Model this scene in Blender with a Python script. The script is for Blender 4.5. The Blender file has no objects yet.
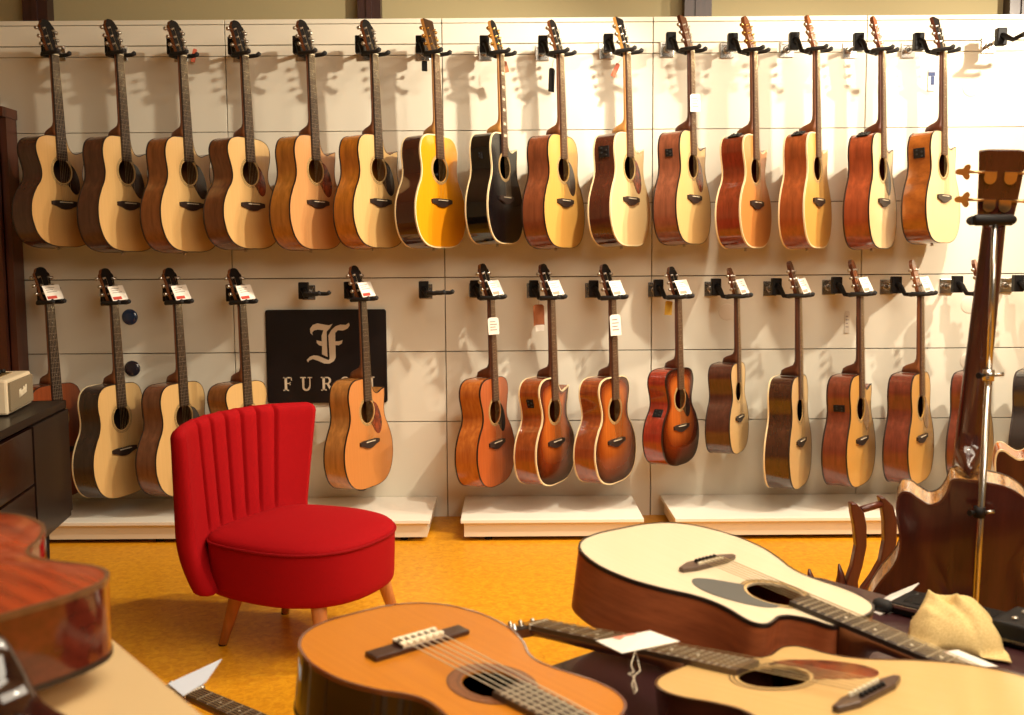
import bpy, math, random
from mathutils import Vector, Matrix
random.seed(7)
PI = math.pi
R = math.radians
C = bpy.context.scene.collection

# ------------------------------------------------------------------ camera
CAM_H, CAM_D, FPX = 1.21, 4.76, 1000.0
PITCH, ROLL = math.atan(.092), R(.39)
Fv = Vector((0, math.cos(PITCH), -math.sin(PITCH)))
R0 = Vector((1, 0, 0)); U0 = Vector((0, math.sin(PITCH), math.cos(PITCH)))
Rv = math.cos(ROLL)*R0 - math.sin(ROLL)*U0
Uv = math.cos(ROLL)*U0 + math.sin(ROLL)*R0
CP = Vector((0, -CAM_D, CAM_H))
cam = bpy.data.cameras.new('camera'); co = bpy.data.objects.new('camera', cam); C.objects.link(co)
cam.sensor_width = 36; cam.lens = 36*FPX/1024; cam.clip_start = .05
m = Matrix((Rv, Uv, -Fv)).transposed().to_4x4(); m.translation = CP
co.matrix_world = m
cam.dof.use_dof = True; cam.dof.focus_distance = 4.0; cam.dof.aperture_fstop = 5.6
bpy.context.scene.camera = co

def ray(u, v): return Fv + Rv*((u-512)/FPX) - Uv*((v-357.5)/FPX)
def at_y(u, v, y):                      # world point seen at (u, v) on the vertical plane Y = y
    d = ray(u, v); t = (y-CP.y)/d.y; return CP + d*t
def at_z(u, v, z):
    d = ray(u, v); t = (z-CP.z)/d.z; return CP + d*t

# ------------------------------------------------------------------ materials
def lin(c):
    out = []
    for x in c[:3]:
        x /= 255.0
        out.append(x/12.92 if x <= .04045 else ((x+.055)/1.055)**2.4)
    return (*out, 1)
MATS = {}
def base(name):
    mt = bpy.data.materials.new(name); mt.use_nodes = True
    nt = mt.node_tree; b = nt.nodes['Principled BSDF']
    return mt, nt, b
def plain(name, col, rough=.5, metal=0, coat=0, bump=0, bscale=200, emit=0, alpha=1, trans=0, spec=.5):
    if name in MATS: return MATS[name]
    mt, nt, b = base(name)
    b.inputs['Base Color'].default_value = lin(col)
    b.inputs['Roughness'].default_value = rough
    b.inputs['Metallic'].default_value = metal
    b.inputs['Specular IOR Level'].default_value = spec
    b.inputs['Coat Weight'].default_value = coat
    b.inputs['Coat Roughness'].default_value = .06
    b.inputs['Transmission Weight'].default_value = trans
    if emit:
        b.inputs['Emission Color'].default_value = lin(col); b.inputs['Emission Strength'].default_value = emit
    if bump:
        tc = nt.nodes.new('ShaderNodeTexCoord'); n = nt.nodes.new('ShaderNodeTexNoise')
        n.inputs['Scale'].default_value = bscale; n.inputs['Detail'].default_value = 4
        bp = nt.nodes.new('ShaderNodeBump'); bp.inputs['Strength'].default_value = bump; bp.inputs['Distance'].default_value = .002
        nt.links.new(tc.outputs['Object'], n.inputs['Vector']); nt.links.new(n.outputs['Fac'], bp.inputs['Height'])
        nt.links.new(bp.outputs['Normal'], b.inputs['Normal'])
    MATS[name] = mt; return mt
def wood(name, c1, c2, rough=.35, coat=0.3, sc=(60, 60, 3), axis='z', amount=1.0, burst=None, wave=0):
    """streaky wood grain running along one object axis; burst = (mid, dark) for a sunburst using the edge attribute"""
    if name in MATS: return MATS[name]
    mt, nt, b = base(name)
    L = nt.links.new
    tc = nt.nodes.new('ShaderNodeTexCoord'); mp = nt.nodes.new('ShaderNodeMapping')
    s = list(sc)
    if axis == 'x': s = [sc[2], sc[0], sc[1]]
    if axis == 'y': s = [sc[0], sc[2], sc[1]]
    mp.inputs['Scale'].default_value = s
    L(tc.outputs['Object'], mp.inputs['Vector'])
    n = nt.nodes.new('ShaderNodeTexNoise'); n.inputs['Scale'].default_value = 1; n.inputs['Detail'].default_value = 5
    n.inputs['Roughness'].default_value = .65
    L(mp.outputs['Vector'], n.inputs['Vector'])
    rp = nt.nodes.new('ShaderNodeValToRGB'); rp.color_ramp.elements[0].position = .5-.22*amount; rp.color_ramp.elements[1].position = .5+.22*amount
    rp.color_ramp.elements[0].color = lin(c2); rp.color_ramp.elements[1].color = lin(c1)
    L(n.outputs['Fac'], rp.inputs['Fac'])
    out = rp.outputs['Color']
    if burst:
        at = nt.nodes.new('ShaderNodeAttribute'); at.attribute_name = 'edge'
        r2 = nt.nodes.new('ShaderNodeValToRGB'); e = r2.color_ramp.elements
        e[0].position = .35; e[0].color = (1, 1, 1, 1); e[1].position = .95; e[1].color = lin(burst[1])
        k = e.new(.68); k.color = lin(burst[0])
        L(at.outputs['Fac'], r2.inputs['Fac'])
        mx = nt.nodes.new('ShaderNodeMix'); mx.data_type = 'RGBA'; mx.blend_type = 'MULTIPLY'; mx.inputs[0].default_value = 1
        L(out, mx.inputs[6]); L(r2.outputs['Color'], mx.inputs[7]); out = mx.outputs[2]
    L(out, b.inputs['Base Color'])
    b.inputs['Roughness'].default_value = rough; b.inputs['Coat Weight'].default_value = coat; b.inputs['Coat Roughness'].default_value = .08
    MATS[name] = mt; return mt
def fabric(name, c1, c2, sc=900):
    mt, nt, b = base(name); L = nt.links.new
    tc = nt.nodes.new('ShaderNodeTexCoord'); n = nt.nodes.new('ShaderNodeTexNoise'); n.inputs['Scale'].default_value = sc; n.inputs['Detail'].default_value = 2
    L(tc.outputs['Object'], n.inputs['Vector'])
    rp = nt.nodes.new('ShaderNodeValToRGB'); rp.color_ramp.elements[0].position = .35; rp.color_ramp.elements[1].position = .65
    rp.color_ramp.elements[0].color = lin(c2); rp.color_ramp.elements[1].color = lin(c1)
    L(n.outputs['Fac'], rp.inputs['Fac']); L(rp.outputs['Color'], b.inputs['Base Color'])
    bp = nt.nodes.new('ShaderNodeBump'); bp.inputs['Strength'].default_value = .35; bp.inputs['Distance'].default_value = .001
    L(n.outputs['Fac'], bp.inputs['Height']); L(bp.outputs['Normal'], b.inputs['Normal'])
    b.inputs['Roughness'].default_value = .85; b.inputs['Sheen Weight'].default_value = .0; b.inputs['Specular IOR Level'].default_value = .15
    return mt
def floor_mat():
    mt, nt, b = base('marbled_floor'); L = nt.links.new
    tc = nt.nodes.new('ShaderNodeTexCoord')
    n1 = nt.nodes.new('ShaderNodeTexNoise'); n1.inputs['Scale'].default_value = 38; n1.inputs['Detail'].default_value = 6; n1.inputs['Roughness'].default_value = .7
    n1.inputs['Distortion'].default_value = .8
    n2 = nt.nodes.new('ShaderNodeTexNoise'); n2.inputs['Scale'].default_value = 3; n2.inputs['Detail'].default_value = 3
    vo = nt.nodes.new('ShaderNodeTexVoronoi'); vo.inputs['Scale'].default_value = 26
    for n in (n1, n2, vo): L(tc.outputs['Object'], n.inputs['Vector'])
    r1 = nt.nodes.new('ShaderNodeValToRGB'); e = r1.color_ramp.elements
    e[0].position = .3; e[0].color = lin((196, 124, 14)); e[1].position = .7; e[1].color = lin((232, 172, 40))
    k = e.new(.5); k.color = lin((216, 148, 24))
    L(n1.outputs['Fac'], r1.inputs['Fac'])
    r2 = nt.nodes.new('ShaderNodeValToRGB'); e = r2.color_ramp.elements
    e[0].position = .03; e[0].color = (1, 1, 1, 1); e[1].position = .09; e[1].color = (0, 0, 0, 1)
    L(vo.outputs['Distance'], r2.inputs['Fac'])
    mx = nt.nodes.new('ShaderNodeMix'); mx.data_type = 'RGBA'; mx.inputs[7].default_value = lin((226, 186, 90))
    ml = nt.nodes.new('ShaderNodeMath'); ml.operation = 'MULTIPLY'; ml.inputs[1].default_value = .45
    L(r2.outputs['Color'], ml.inputs[0]); L(ml.outputs[0], mx.inputs[0]); L(r1.outputs['Color'], mx.inputs[6])
    m2 = nt.nodes.new('ShaderNodeMix'); m2.data_type = 'RGBA'; m2.blend_type = 'MULTIPLY'; m2.inputs[0].default_value = .25
    L(mx.outputs[2], m2.inputs[6]); L(n2.outputs['Color'], m2.inputs[7])
    L(mx.outputs[2], b.inputs['Base Color'])
    b.inputs['Roughness'].default_value = .38; b.inputs['Specular IOR Level'].default_value = .35
    return mt

# ------------------------------------------------------------------ mesh builder
class MB:
    def __init__(s): s.v = []; s.f = []; s.m = []; s.sm = []; s.edge = {}
    def add(s, vs, fs, mat=0, smooth=False):
        o = len(s.v); s.v += [tuple(v) for v in vs]
        for f in fs: s.f.append(tuple(i+o for i in f)); s.m.append(mat); s.sm.append(smooth)
        return o
    def box(s, c, d, mat=0, M=None):
        hx, hy, hz = d[0]/2, d[1]/2, d[2]/2
        vs = [Vector((x*hx, y*hy, z*hz)) for x in (-1, 1) for y in (-1, 1) for z in (-1, 1)]
        if M is not None: vs = [M @ v for v in vs]
        vs = [v+Vector(c) for v in vs]
        s.add(vs, [(0, 1, 3, 2), (4, 6, 7, 5), (0, 4, 5, 1), (2, 3, 7, 6), (0, 2, 6, 4), (1, 5, 7, 3)], mat)
    def loft(s, rings, mat=0, smooth=True, caps=True, closed=True):
        n = len(rings[0]); o = len(s.v)
        for r in rings: s.v += [tuple(p) for p in r]
        for i in range(len(rings)-1):
            for j in range(n if closed else n-1):
                k = (j+1) % n
                s.f.append((o+i*n+j, o+i*n+k, o+(i+1)*n+k, o+(i+1)*n+j)); s.m.append(mat); s.sm.append(smooth)
        if caps:
            s.f.append(tuple(o+j for j in reversed(range(n)))); s.m.append(mat); s.sm.append(False)
            q = o+(len(rings)-1)*n
            s.f.append(tuple(q+j for j in range(n))); s.m.append(mat); s.sm.append(False)
    def prism(s, poly, fn, lo, hi, mat=0, smooth=False, capmat=None):
        """poly: 2-D points; fn(a, b, h) -> 3-D"""
        n = len(poly); o = len(s.v)
        s.v += [tuple(fn(a, b, lo)) for a, b in poly]+[tuple(fn(a, b, hi)) for a, b in poly]
        for j in range(n):
            k = (j+1) % n
            s.f.append((o+j, o+k, o+n+k, o+n+j)); s.m.append(mat); s.sm.append(smooth)
        cm = mat if capmat is None else capmat
        s.f.append(tuple(o+j for j in reversed(range(n)))); s.m.append(mat); s.sm.append(False)
        s.f.append(tuple(o+n+j for j in range(n))); s.m.append(cm); s.sm.append(False)
    def tube(s, path, rad, n=8, mat=0, closed_path=False, caps=True):
        path = [Vector(p) for p in path]; N = len(path)
        rads = rad if isinstance(rad, (list, tuple)) else [rad]*N
        rings = []; prev = None
        for i, p in enumerate(path):
            a = path[(i-1) % N] if (i > 0 or closed_path) else path[i]
            b = path[(i+1) % N] if (i < N-1 or closed_path) else path[i]
            t = (b-a).normalized()
            if prev is None:
                ref = Vector((0, 0, 1)) if abs(t.z) < .9 else Vector((1, 0, 0))
                x = t.cross(ref).normalized()
            else:
                x = (prev - t*prev.dot(t)).normalized()
            prev = x; y = t.cross(x)
            rings.append([p+(x*math.cos(2*PI*k/n)+y*math.sin(2*PI*k/n))*rads[i] for k in range(n)])
        if closed_path: rings.append(rings[0]); caps = False
        s.loft(rings, mat, True, caps)
    def lathe(s, prof, M=None, n=20, mat=0, caps=True):
        """prof: (r, h) pairs about local z"""
        rings = []
        for r, h in prof:
            rg = [Vector((r*math.cos(2*PI*k/n), r*math.sin(2*PI*k/n), h)) for k in range(n)]
            if M is not None: rg = [M @ p for p in rg]
            rings.append(rg)
        s.loft(rings, mat, True, caps)
    def build(s, name, mats, parent=None, bevel=0, sub=0, wn=True):
        me = bpy.data.meshes.new(name); me.from_pydata(s.v, [], s.f)
        if not isinstance(mats, (list, tuple)): mats = [mats]
        for mt in mats: me.materials.append(mt)
        me.polygons.foreach_set('material_index', s.m); me.polygons.foreach_set('use_smooth', s.sm)
        if s.edge:
            a = me.attributes.new('edge', 'FLOAT', 'POINT')
            for i, x in s.edge.items(): a.data[i].value = x
        me.update()
        o = bpy.data.objects.new(name, me); C.objects.link(o)
        if parent is not None: o.parent = parent
        if bevel:
            b = o.modifiers.new('bevel', 'BEVEL'); b.width = bevel; b.segments = 2; b.limit_method = 'ANGLE'; b.angle_limit = R(40)
        if sub:
            b = o.modifiers.new('sub', 'SUBSURF'); b.levels = sub; b.render_levels = sub
        return o
def empty(name, label, cat, loc=(0, 0, 0), M=None, group=None):
    o = bpy.data.objects.new(name, None); C.objects.link(o); o.empty_display_size = .05
    if M is not None: o.matrix_world = M
    else: o.location = loc
    o['label'] = label; o['category'] = cat
    if group: o['group'] = group
    return o
def tag(o, label, cat, group=None):
    o['label'] = label; o['category'] = cat
    if group: o['group'] = group
    return o
def struct(o): o['kind'] = 'structure'; return o

# common materials
BLACK = plain('black_satin', (20, 17, 17), .55, spec=.25)
BLACKG = plain('black_gloss', (16, 13, 14), .12, coat=.6)
RUBBER = plain('black_rubber', (26, 25, 25), .7)
CHROME = plain('chrome', (196, 192, 186), .24, metal=1)
STEEL = plain('steel', (190, 185, 176), .3, metal=1)
GOLD = plain('brass_tuner', (190, 150, 80), .25, metal=1)
STRING = plain('string_metal', (200, 180, 140), .35, metal=.7)
NYLON = plain('nylon_string', (225, 215, 190), .3)
FRETW = plain('fret_dull', (140, 122, 98), .45, metal=.3)
FRET = plain('fret_metal', (190, 180, 160), .3, metal=.6)
IVORY = plain('ivory', (236, 226, 200), .35)
CREAM = plain('cream_binding', (232, 212, 168), .4)
DBIND = plain('dark_binding', (38, 24, 18), .4)
EBONY = wood('ebony_board', (58, 42, 34), (36, 26, 22), .45, .05, amount=1.2)
ROSEW = wood('rosewood_board', (88, 56, 40), (56, 34, 24), .45, .05, amount=1.2)
PAPER = plain('white_paper', (242, 236, 224), .7)
REDP = plain('red_print', (196, 62, 44), .6)
GREYP = plain('grey_print', (150, 140, 130), .7)
SPRUCE = [wood('spruce_top_%d' % i, a, b_, .32, .35, (110, 110, 1.2), amount=1.6) for i, (a, b_) in enumerate([
    ((208, 166, 106), (194, 150, 90)), ((218, 180, 120), (206, 166, 104)), ((228, 198, 144), (218, 184, 128)), ((216, 166, 86), (204, 150, 72))])]
CEDAR = wood('cedar_top', (206, 138, 74), (190, 120, 58), .32, .35, (110, 110, 1.2), amount=1.6)
AMBER = wood('amber_top', (236, 158, 26), (224, 142, 16), .2, .6, (110, 110, 1.2), amount=1.6)
MAHTOP = wood('mahogany_top', (190, 100, 46), (160, 76, 32), .3, .4, (80, 80, 3))
BROWNTOP = wood('brown_top', (142, 72, 36), (118, 54, 26), .3, .3, (80, 80, 3))
BLACKTOP = plain('black_top', (15, 12, 13), .16, coat=.15, spec=.3)
BURST = wood('sunburst_top', (196, 108, 36), (172, 86, 24), .14, .7, (90, 90, 2), burst=((176, 150, 140), (70, 56, 58)))
BURST2 = wood('sunburst_top_dark', (200, 108, 40), (172, 84, 28), .14, .7, (90, 90, 2), burst=((150, 116, 110), (54, 44, 48)))
def side(name, a, b_=None, coat=.4, rough=.25, sc=(45, 45, 3)):
    b_ = b_ or tuple(int(x*.74) for x in a)
    return wood('side_'+name, a, b_, rough, coat, sc)
NECKW = wood('mahogany_neck', (132, 78, 42), (104, 58, 30), .4, .2, (60, 60, 4))
NECKD = wood('dark_neck', (92, 48, 28), (70, 34, 20), .35, .3, (60, 60, 4))
NECKM = wood('maple_neck', (206, 150, 82), (184, 126, 62), .35, .3, (60, 60, 4))
PICKD = plain('dark_pickguard', (44, 26, 20), .15, coat=.5)
PICKT = wood('tortoise_pickguard', (150, 66, 34), (46, 22, 18), .15, .4, (34, 34, 30), amount=.7)
PICKG = plain('grey_pickguard', (92, 92, 88), .45, coat=.0, spec=.3)
PICKC = plain('clear_tan_pickguard', (176, 132, 84), .15, coat=.5)
ROSET = plain('rosette_dark', (70, 44, 28), .35)
ROSEL = plain('rosette_light', (214, 178, 116), .35)

# ------------------------------------------------------------------ guitars
def spline(pts, per=6):
    n = len(pts); out = []
    for i in range(n):
        p0, p1, p2, p3 = pts[(i-1) % n], pts[i], pts[(i+1) % n], pts[(i+2) % n]
        if p1 == p2: continue
        if p0 == p1: p0 = p1
        for k in range(per):
            t = k/per
            out.append(tuple(.5*(2*p1[a]+(p2[a]-p0[a])*t+(2*p0[a]-5*p1[a]+4*p2[a]-p3[a])*t*t+(3*p1[a]-p0[a]-3*p2[a]+p3[a])*t**3) for a in (0, 1)))
    return out
OUT = {
 'dread': (.505, [(.07, .002), (.13, .018), (.172, .055), (.195, .11), (.2, .16), (.193, .21), (.172, .26), (.149, .30), (.139, .335), (.140, .37), (.146, .41), (.144, .445), (.128, .48), (.095, .50), (.05, .505)]),
 'om': (.49, [(.07, .003), (.13, .022), (.168, .058), (.188, .11), (.192, .15), (.184, .20), (.158, .25), (.130, .285), (.119, .315), (.122, .35), (.135, .39), (.142, .42), (.138, .45), (.118, .475), (.08, .488), (.04, .49)]),
 'classic': (.487, [(.06, .002), (.115, .018), (.156, .052), (.178, .10), (.183, .145), (.176, .19), (.155, .235), (.130, .268), (.119, .295), (.122, .33), (.134, .37), (.140, .40), (.136, .435), (.116, .465), (.08, .483), (.04, .487)]),
 'bass': (.53, [(.07, .002), (.14, .018), (.185, .06), (.205, .115), (.208, .16), (.2, .21), (.178, .26), (.15, .305), (.138, .345), (.141, .385), (.15, .42), (.148, .46), (.132, .498), (.095, .522), (.05, .53)]),
}
CUT = {
 'dreadF': [(.148, .412), (.151, .448), (.151, .448), (.118, .438), (.088, .428), (.06, .438), (.044, .465), (.034, .50)],
 'omF': [(.135, .39), (.147, .425), (.149, .440), (.149, .440), (.115, .428), (.085, .42), (.06, .43), (.044, .455), (.034, .487)],
 'dreadV': [(.147, .40), (.148, .425), (.132, .440), (.107, .437), (.082, .432), (.06, .442), (.044, .467), (.034, .50)],
 'bassF': [(.150, .42), (.154, .458), (.147, .482), (.128, .486), (.105, .474), (.08, .464), (.058, .474), (.044, .500), (.036, .527)],
}
def outline(kind, cut=None):
    L, h = OUT[kind]
    h = list(h)
    right = h
    if cut:
        cl = CUT[kind+cut]; tmin = cl[0][1]
        right = [p for p in h if p[1] < tmin-.012]+cl
    left = [(-x, t) for x, t in reversed(h)]
    top = [(0, L)] if not cut else [(0.0, L)]
    return L, spline([(0, 0)]+right+top+left, 6)
HEADS = {
 'crest': [(0, .021), (.016, .028), (.04, .034), (.08, .034), (.108, .037), (.122, .041), (.130, .039), (.136, .032), (.142, .029), (.150, .025), (.156, .016), (.158, .006)],
 'flat': [(0, .021), (.014, .029), (.05, .032), (.11, .035), (.157, .038), (.1585, .03)],
 'round': [(0, .021), (.016, .028), (.06, .032), (.11, .034), (.130, .034), (.146, .028), (.155, .017), (.159, .006)],
 'point': [(0, .021), (.016, .027), (.06, .030), (.11, .030), (.14, .027), (.152, .020), (.160, .008)],
 'bass': [(0, .026), (.012, .036), (.04, .039), (.10, .043), (.150, .0475), (.153, .030)],
}
def ring_pts(c, r, n): return [(c[0]+r*math.cos(2*PI*k/n), c[1]+r*math.sin(2*PI*k/n)) for k in range(n)]
def guitar(name, label, group, M, kind='dread', cut=None, top=None, sides=None, back=None, neck=NECKW, board=EBONY, face=BLACK, bind=None,
           backbind=None, pick=None, pickshape='tear', preamp=None, head='crest', depth=.118, near=False, rosette=(ROSET, ROSEL), bridge='belly',
           bridgemat=EBONY, inlay=False, tuners=STEEL, classical=False, strings=6, scale_len=.648, joint=None, headveneer=None, catg='guitar', pinmat=STEEL, rosw=.014, stringmat=None):
    root = empty(name, label, catg, M=M, group=group)
    L, pts = outline(kind, cut)
    if kind == 'bass': pts = [(x*.92, t) for x, t in pts]
    if kind == 'classic': pts = [(x*.94, t) for x, t in pts]
    if joint is None: joint = .325 if classical else .358
    ztail = -joint-L
    hole = (0, -.500) if classical else (0, -.495 if near else -.511)
    if kind == 'bass': hole = (0, -joint-.15)
    hr = .043 if classical else (.050 if near else .0535)
    P = [(x, t+ztail) for x, t in pts]
    n = len(P)
    dep = lambda z: depth - .014*((z-ztail)/L)
    # --- soundboard with a real hole
    mb = MB(); fr = [0, .25, .5, .7, .85, .94, 1]
    rings = []
    for q in fr:
        rg = []
        for (x, z) in P:
            a = math.atan2(z-hole[1], x-hole[0]); cx, cz = hole[0]+hr*math.cos(a), hole[1]+hr*math.sin(a)
            rg.append((cx+(x-cx)*q, 0, cz+(z-cz)*q))
        rings.append(rg)
    inner = [(x, .004, z) for x, y, z in rings[0]]
    mb.loft([inner]+rings, 0, False, caps=False)
    nr = len(P)
    for i in range(nr):
        mb.edge[i] = 0
    for k, q in enumerate(fr):
        for i in range(nr):
            x, z = P[i]
            mb.edge[(k+1)*nr+i] = q
    mb.build('soundboard', top, root)
    # --- back and sides
    mb = MB()
    fr_ = [(x, .0005, z) for x, z in P]; bk = [(x, dep(z), z) for x, z in P]
    mb.loft([fr_, bk], 0, True, caps=False)
    cx, cz = 0, ztail+L*.45
    mids = [[(cx+(x-cx)*q, dep(z)+.010*(1-q*q), cz+(z-cz)*q) for x, z in P] for q in (1, .8, .55, .3, .05)]
    mb.loft(mids, 1, True, caps=False)
    o = len(mb.v)-n
    mb.f.append(tuple(o+i for i in range(n))); mb.m.append(1); mb.sm.append(True)
    mb.build('body_shell', [sides, back or sides], root)
    # --- binding rings
    def bindring(yf, yb, mat, w=.0028):
        mb = MB(); a, b, c, d = [], [], [], []
        for i, (x, z) in enumerate(P):
            p, q = P[i-1], P[(i+1) % n]
            t = Vector((q[0]-p[0], q[1]-p[1]))
            t = t.normalized() if t.length > 1e-9 else Vector((1, 0))
            nx, nz = t.y, -t.x
            yy = dep(z) if yf > .05 else 0
            f1, b1 = (yf-.0 if yf < .05 else yy+.0009), (yb if yf < .05 else yy-.006)
            a.append((x-nx*w, f1, z-nz*w)); b.append((x+nx*.0010, f1, z+nz*.0010)); c.append((x+nx*.0010, b1, z+nz*.0010)); d.append((x-nx*w*.2, b1, z-nz*w*.2))
        mb.loft([a, b, c, d], 0, False, caps=False)
        return mb.build('binding', mat, root)
    bindring(-.0009, .006, bind or DBIND, .0034 if near else (.0045 if bind else .0016))
    if backbind or not near: bindring(.1, .1, backbind or bind or DBIND, .004 if backbind or bind else .0025)
    # --- rosette
    mb = MB(); k = 40
    for r1, r2, mi, yy in ((hr+.001, hr+rosw, 1, -.0005), (hr+.005, hr+.0075, 0, -.0008), (hr+rosw-.003, hr+rosw-.001, 0, -.0008)):
        a = [(x, yy, z) for x, z in ring_pts(hole, r1, k)]; b = [(x, yy, z) for x, z in ring_pts(hole, r2, k)]
        mb.loft([a, b], mi, False, caps=False)
    mb.build('rosette', list(rosette), root)
    # --- neck with heel
    bw = .062 if classical else (.0565 if kind != 'bass' else .062); nw = .052 if classical else (.044 if kind != 'bass' else .046)
    wid = lambda z: nw+(bw-nw)*min(1, -z/.445)
    st = [0, -.02, -.05, -.12, -.2, -(joint-.09), -(joint-.065), -(joint-.050), -(joint-.043), -(joint-.036), -(joint-.026), -(joint-.002)]
    dp = [.017, .016, .0165, .018, .019, .020, .022, .030, .046, .066, .082, .090]
    mb = MB(); rings = []
    for z, d in zip(st, dp):
        w = wid(z)/2; rg = []
        tight = 1 if d < .03 else max(.55, 1-(d-.03)*7)
        for q in range(13):
            a = PI*q/12; e = abs(math.cos(a))**.8
            rg.append((w*math.copysign(e, math.cos(a))*(1 if q in (0, 12) else (1-(1-tight)*math.sin(a))), -.001+d*math.sin(a), z))
        rings.append(rg)
    mb.loft(rings, 0, True)
    mb.build('neck', neck, root)
    # --- fretboard and frets
    fe = (-hole[1]-hr+.006) if not classical else (-hole[1]-hr+.012)
    if kind == 'bass': fe = -hole[1]-hr+.004
    mb = MB(); ry = -.0088
    rr = []
    for z in (0, -fe):
        w = wid(z)/2
        rr.append([(-w, -.0008, z), (w, -.0008, z), (w, ry, z), (0, ry-.0006, z), (-w, ry, z)])
    mb.loft(rr, 0, False)
    k = 1; fw = .0017 if near else .0010
    while True:
        z = -scale_len*(1-2**(-k/12))
        if -z > fe-.006 or k > 21: break
        w = wid(z)/2-.0005
        mb.add([(-w, ry-.0002, z-fw), (w, ry-.0002, z-fw), (w, ry-.0002, z+fw), (-w, ry-.0002, z+fw), (-w, ry-.0016, z-fw*.6), (w, ry-.0016, z-fw*.6), (w, ry-.0016, z+fw*.6), (-w, ry-.0016, z+fw*.6)],
               [(0, 1, 5, 4), (2, 3, 7, 6), (4, 5, 6, 7), (1, 2, 6, 5), (3, 0, 4, 7)], 1)
        if k in (3, 5, 7, 9, 12, 15) and not classical:
            zz = (z - scale_len*(1-2**(-(k-1)/12)))/2 if k > 1 else z/2
            zm = (-scale_len*(1-2**(-(k-1)/12))+z)/2
            r_ = .0030 if near else .0018
            mb.prism(ring_pts((0, zm), r_, 10) if not inlay else [(-.012, zm-.006), (.012, zm-.006), (.012, zm+.006), (-.012, zm+.006)], lambda a, b, h: (a, h, b), ry-.0002, ry-.0009, 2)
        k += 1
    mb.build('fretboard', [board, FRET if near else FRETW, IVORY], root)
    mb = MB(); mb.box((0, -.0058, .0022), (nw, .0105, .0044)); mb.build('nut', IVORY, root)
    # --- headstock
    tl = R(13 if kind != 'bass' else 9)
    hp = HEADS[head]
    poly = [(w, s_) for s_, w in hp]+[(-w, s_) for s_, w in reversed(hp)]
    hf = lambda a, b, h: (a, -.002+b*math.sin(tl)+h*math.cos(tl), .004+b*math.cos(tl)-h*math.sin(tl))
    mb = MB(); mb.prism(poly, hf, .014, -.001, 0, capmat=1)
    hd = mb.build('headstock', [neck, face], root, bevel=.0012 if near else 0)
    # --- tuners
    ts = [(.040+.036*i) for i in range(3)] if kind != 'bass' else [.046, .106]
    for s_ in ts:
        w = [hp[i][1]+(hp[i+1][1]-hp[i][1])*(s_-hp[i][0])/(hp[i+1][0]-hp[i][0]) for i in range(len(hp)-1) if hp[i][0] <= s_ <= hp[i+1][0]][0]
        for sg in (-1, 1):
            mb = MB()
            a = Vector(hf(sg*(w-.011), s_, -.001)); b = Vector(hf(sg*(w-.011), s_, -.013))
            mb.tube([a, a+(b-a)*.15, b], [.0062, .0042, .0036], 8, 0)
            if kind == 'bass':
                g0 = Vector(hf(sg*(w-.012), s_, .016)); g1 = Vector(hf(sg*(w+.020), s_, .016))
                mb.tube([g0, g1], .0032, 8, 0)
                mb.prism([(sg*(w-.024+.022*math.cos(q)*.55), s_-.012+.013*math.sin(q)) for q in [PI+PI*j/8 for j in range(9)]]+[(sg*(w-.012), s_+.002), (sg*(w-.036), s_+.002)], hf, .0142, .019, 0)
                ct = g1+(g1-g0).normalized()*.008
                ax = (g1-g0).normalized(); up = (Vector(hf(0, .1, 0))-Vector(hf(0, 0, 0))).normalized()
                lobes = [ct+ax*(.016*0)+up*0]
                pr = []
                for j in range(24):
                    q = 2*PI*j/24; rr_ = .013*(1+.42*math.cos(3*q))
                    pr.append((rr_*math.cos(q), rr_*math.sin(q)))
                nn = ax.cross(up)
                mb.prism(pr, lambda a_, b_, h_: ct+ax*a_+up*b_+nn*h_, -.0035, .0035, 0)
            else:
                g0 = Vector(hf(sg*(w-.004), s_, .009)); g1 = Vector(hf(sg*(w+.012), s_, .009)); ax = (g1-g0).normalized()
                mb.tube([g0, g1, g1+ax*.001, g1+ax*.006, g1+ax*.012, g1+ax*.014], [.0026, .0026, .0062, .0088, .0078, .004], 8, 0)
                mb.box(tuple(Vector(hf(sg*(w-.011), s_, .0155))), (.016, .006, .012), 0)
            mb.build('tuner', tuners, root)
    # --- bridge
    sz = -scale_len-.002
    if kind == 'bass': sz = ztail+.16
    mb = MB()
    if classical:
        mb.box((0, -.004, sz-.008), (.186, .008, .027), 0)
        br = mb.build('bridge', bridgemat, root, bevel=.0015)
        mb = MB(); mb.box((0, -.0075, sz-.010), (.084, .010, .022), 0); mb.box((0, -.0135, sz-.019), (.084, .003, .006), 1); mb.box((0, -.0135, sz-.003), (.084, .003, .006), 1)
        for i in range(6): mb.box((-.0325+.013*i, -.0145, sz-.011), (.004, .0035, .014), 1)
        mb.build('tie_block', [bridgemat, IVORY], br)
        mb = MB(); mb.box((0, -.0105, sz+.001), (.080, .006, .003)); mb.build('saddle', IVORY, br)
    else:
        if bridge == 'belly':
            bp = [(-.078, .008), (-.05, .012), (.05, .012), (.078, .008), (.078, -.008), (.05, -.014), (.025, -.024), (0, -.027), (-.025, -.024), (-.05, -.014), (-.078, -.008)]
        elif bridge == 'slim':
            bp = [(-.080, .004), (-.045, .011), (.045, .011), (.080, .004), (.080, -.006), (.045, -.017), (-.045, -.017), (-.080, -.006)]
        else:
            bp = [(-.078, .012), (.078, .012), (.078, -.014), (-.078, -.014)]
        mb.prism([(x, z+sz-.004) for x, z in bp], lambda a, b, h: (a, h, b), 0, -.0085, 0)
        br = mb.build('bridge', bridgemat, root, bevel=.0018 if near else 0)
        mb = MB(); mb.box((0, -.0105, sz), (.074, .005, .003)); mb.build('saddle', IVORY, br)
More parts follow.
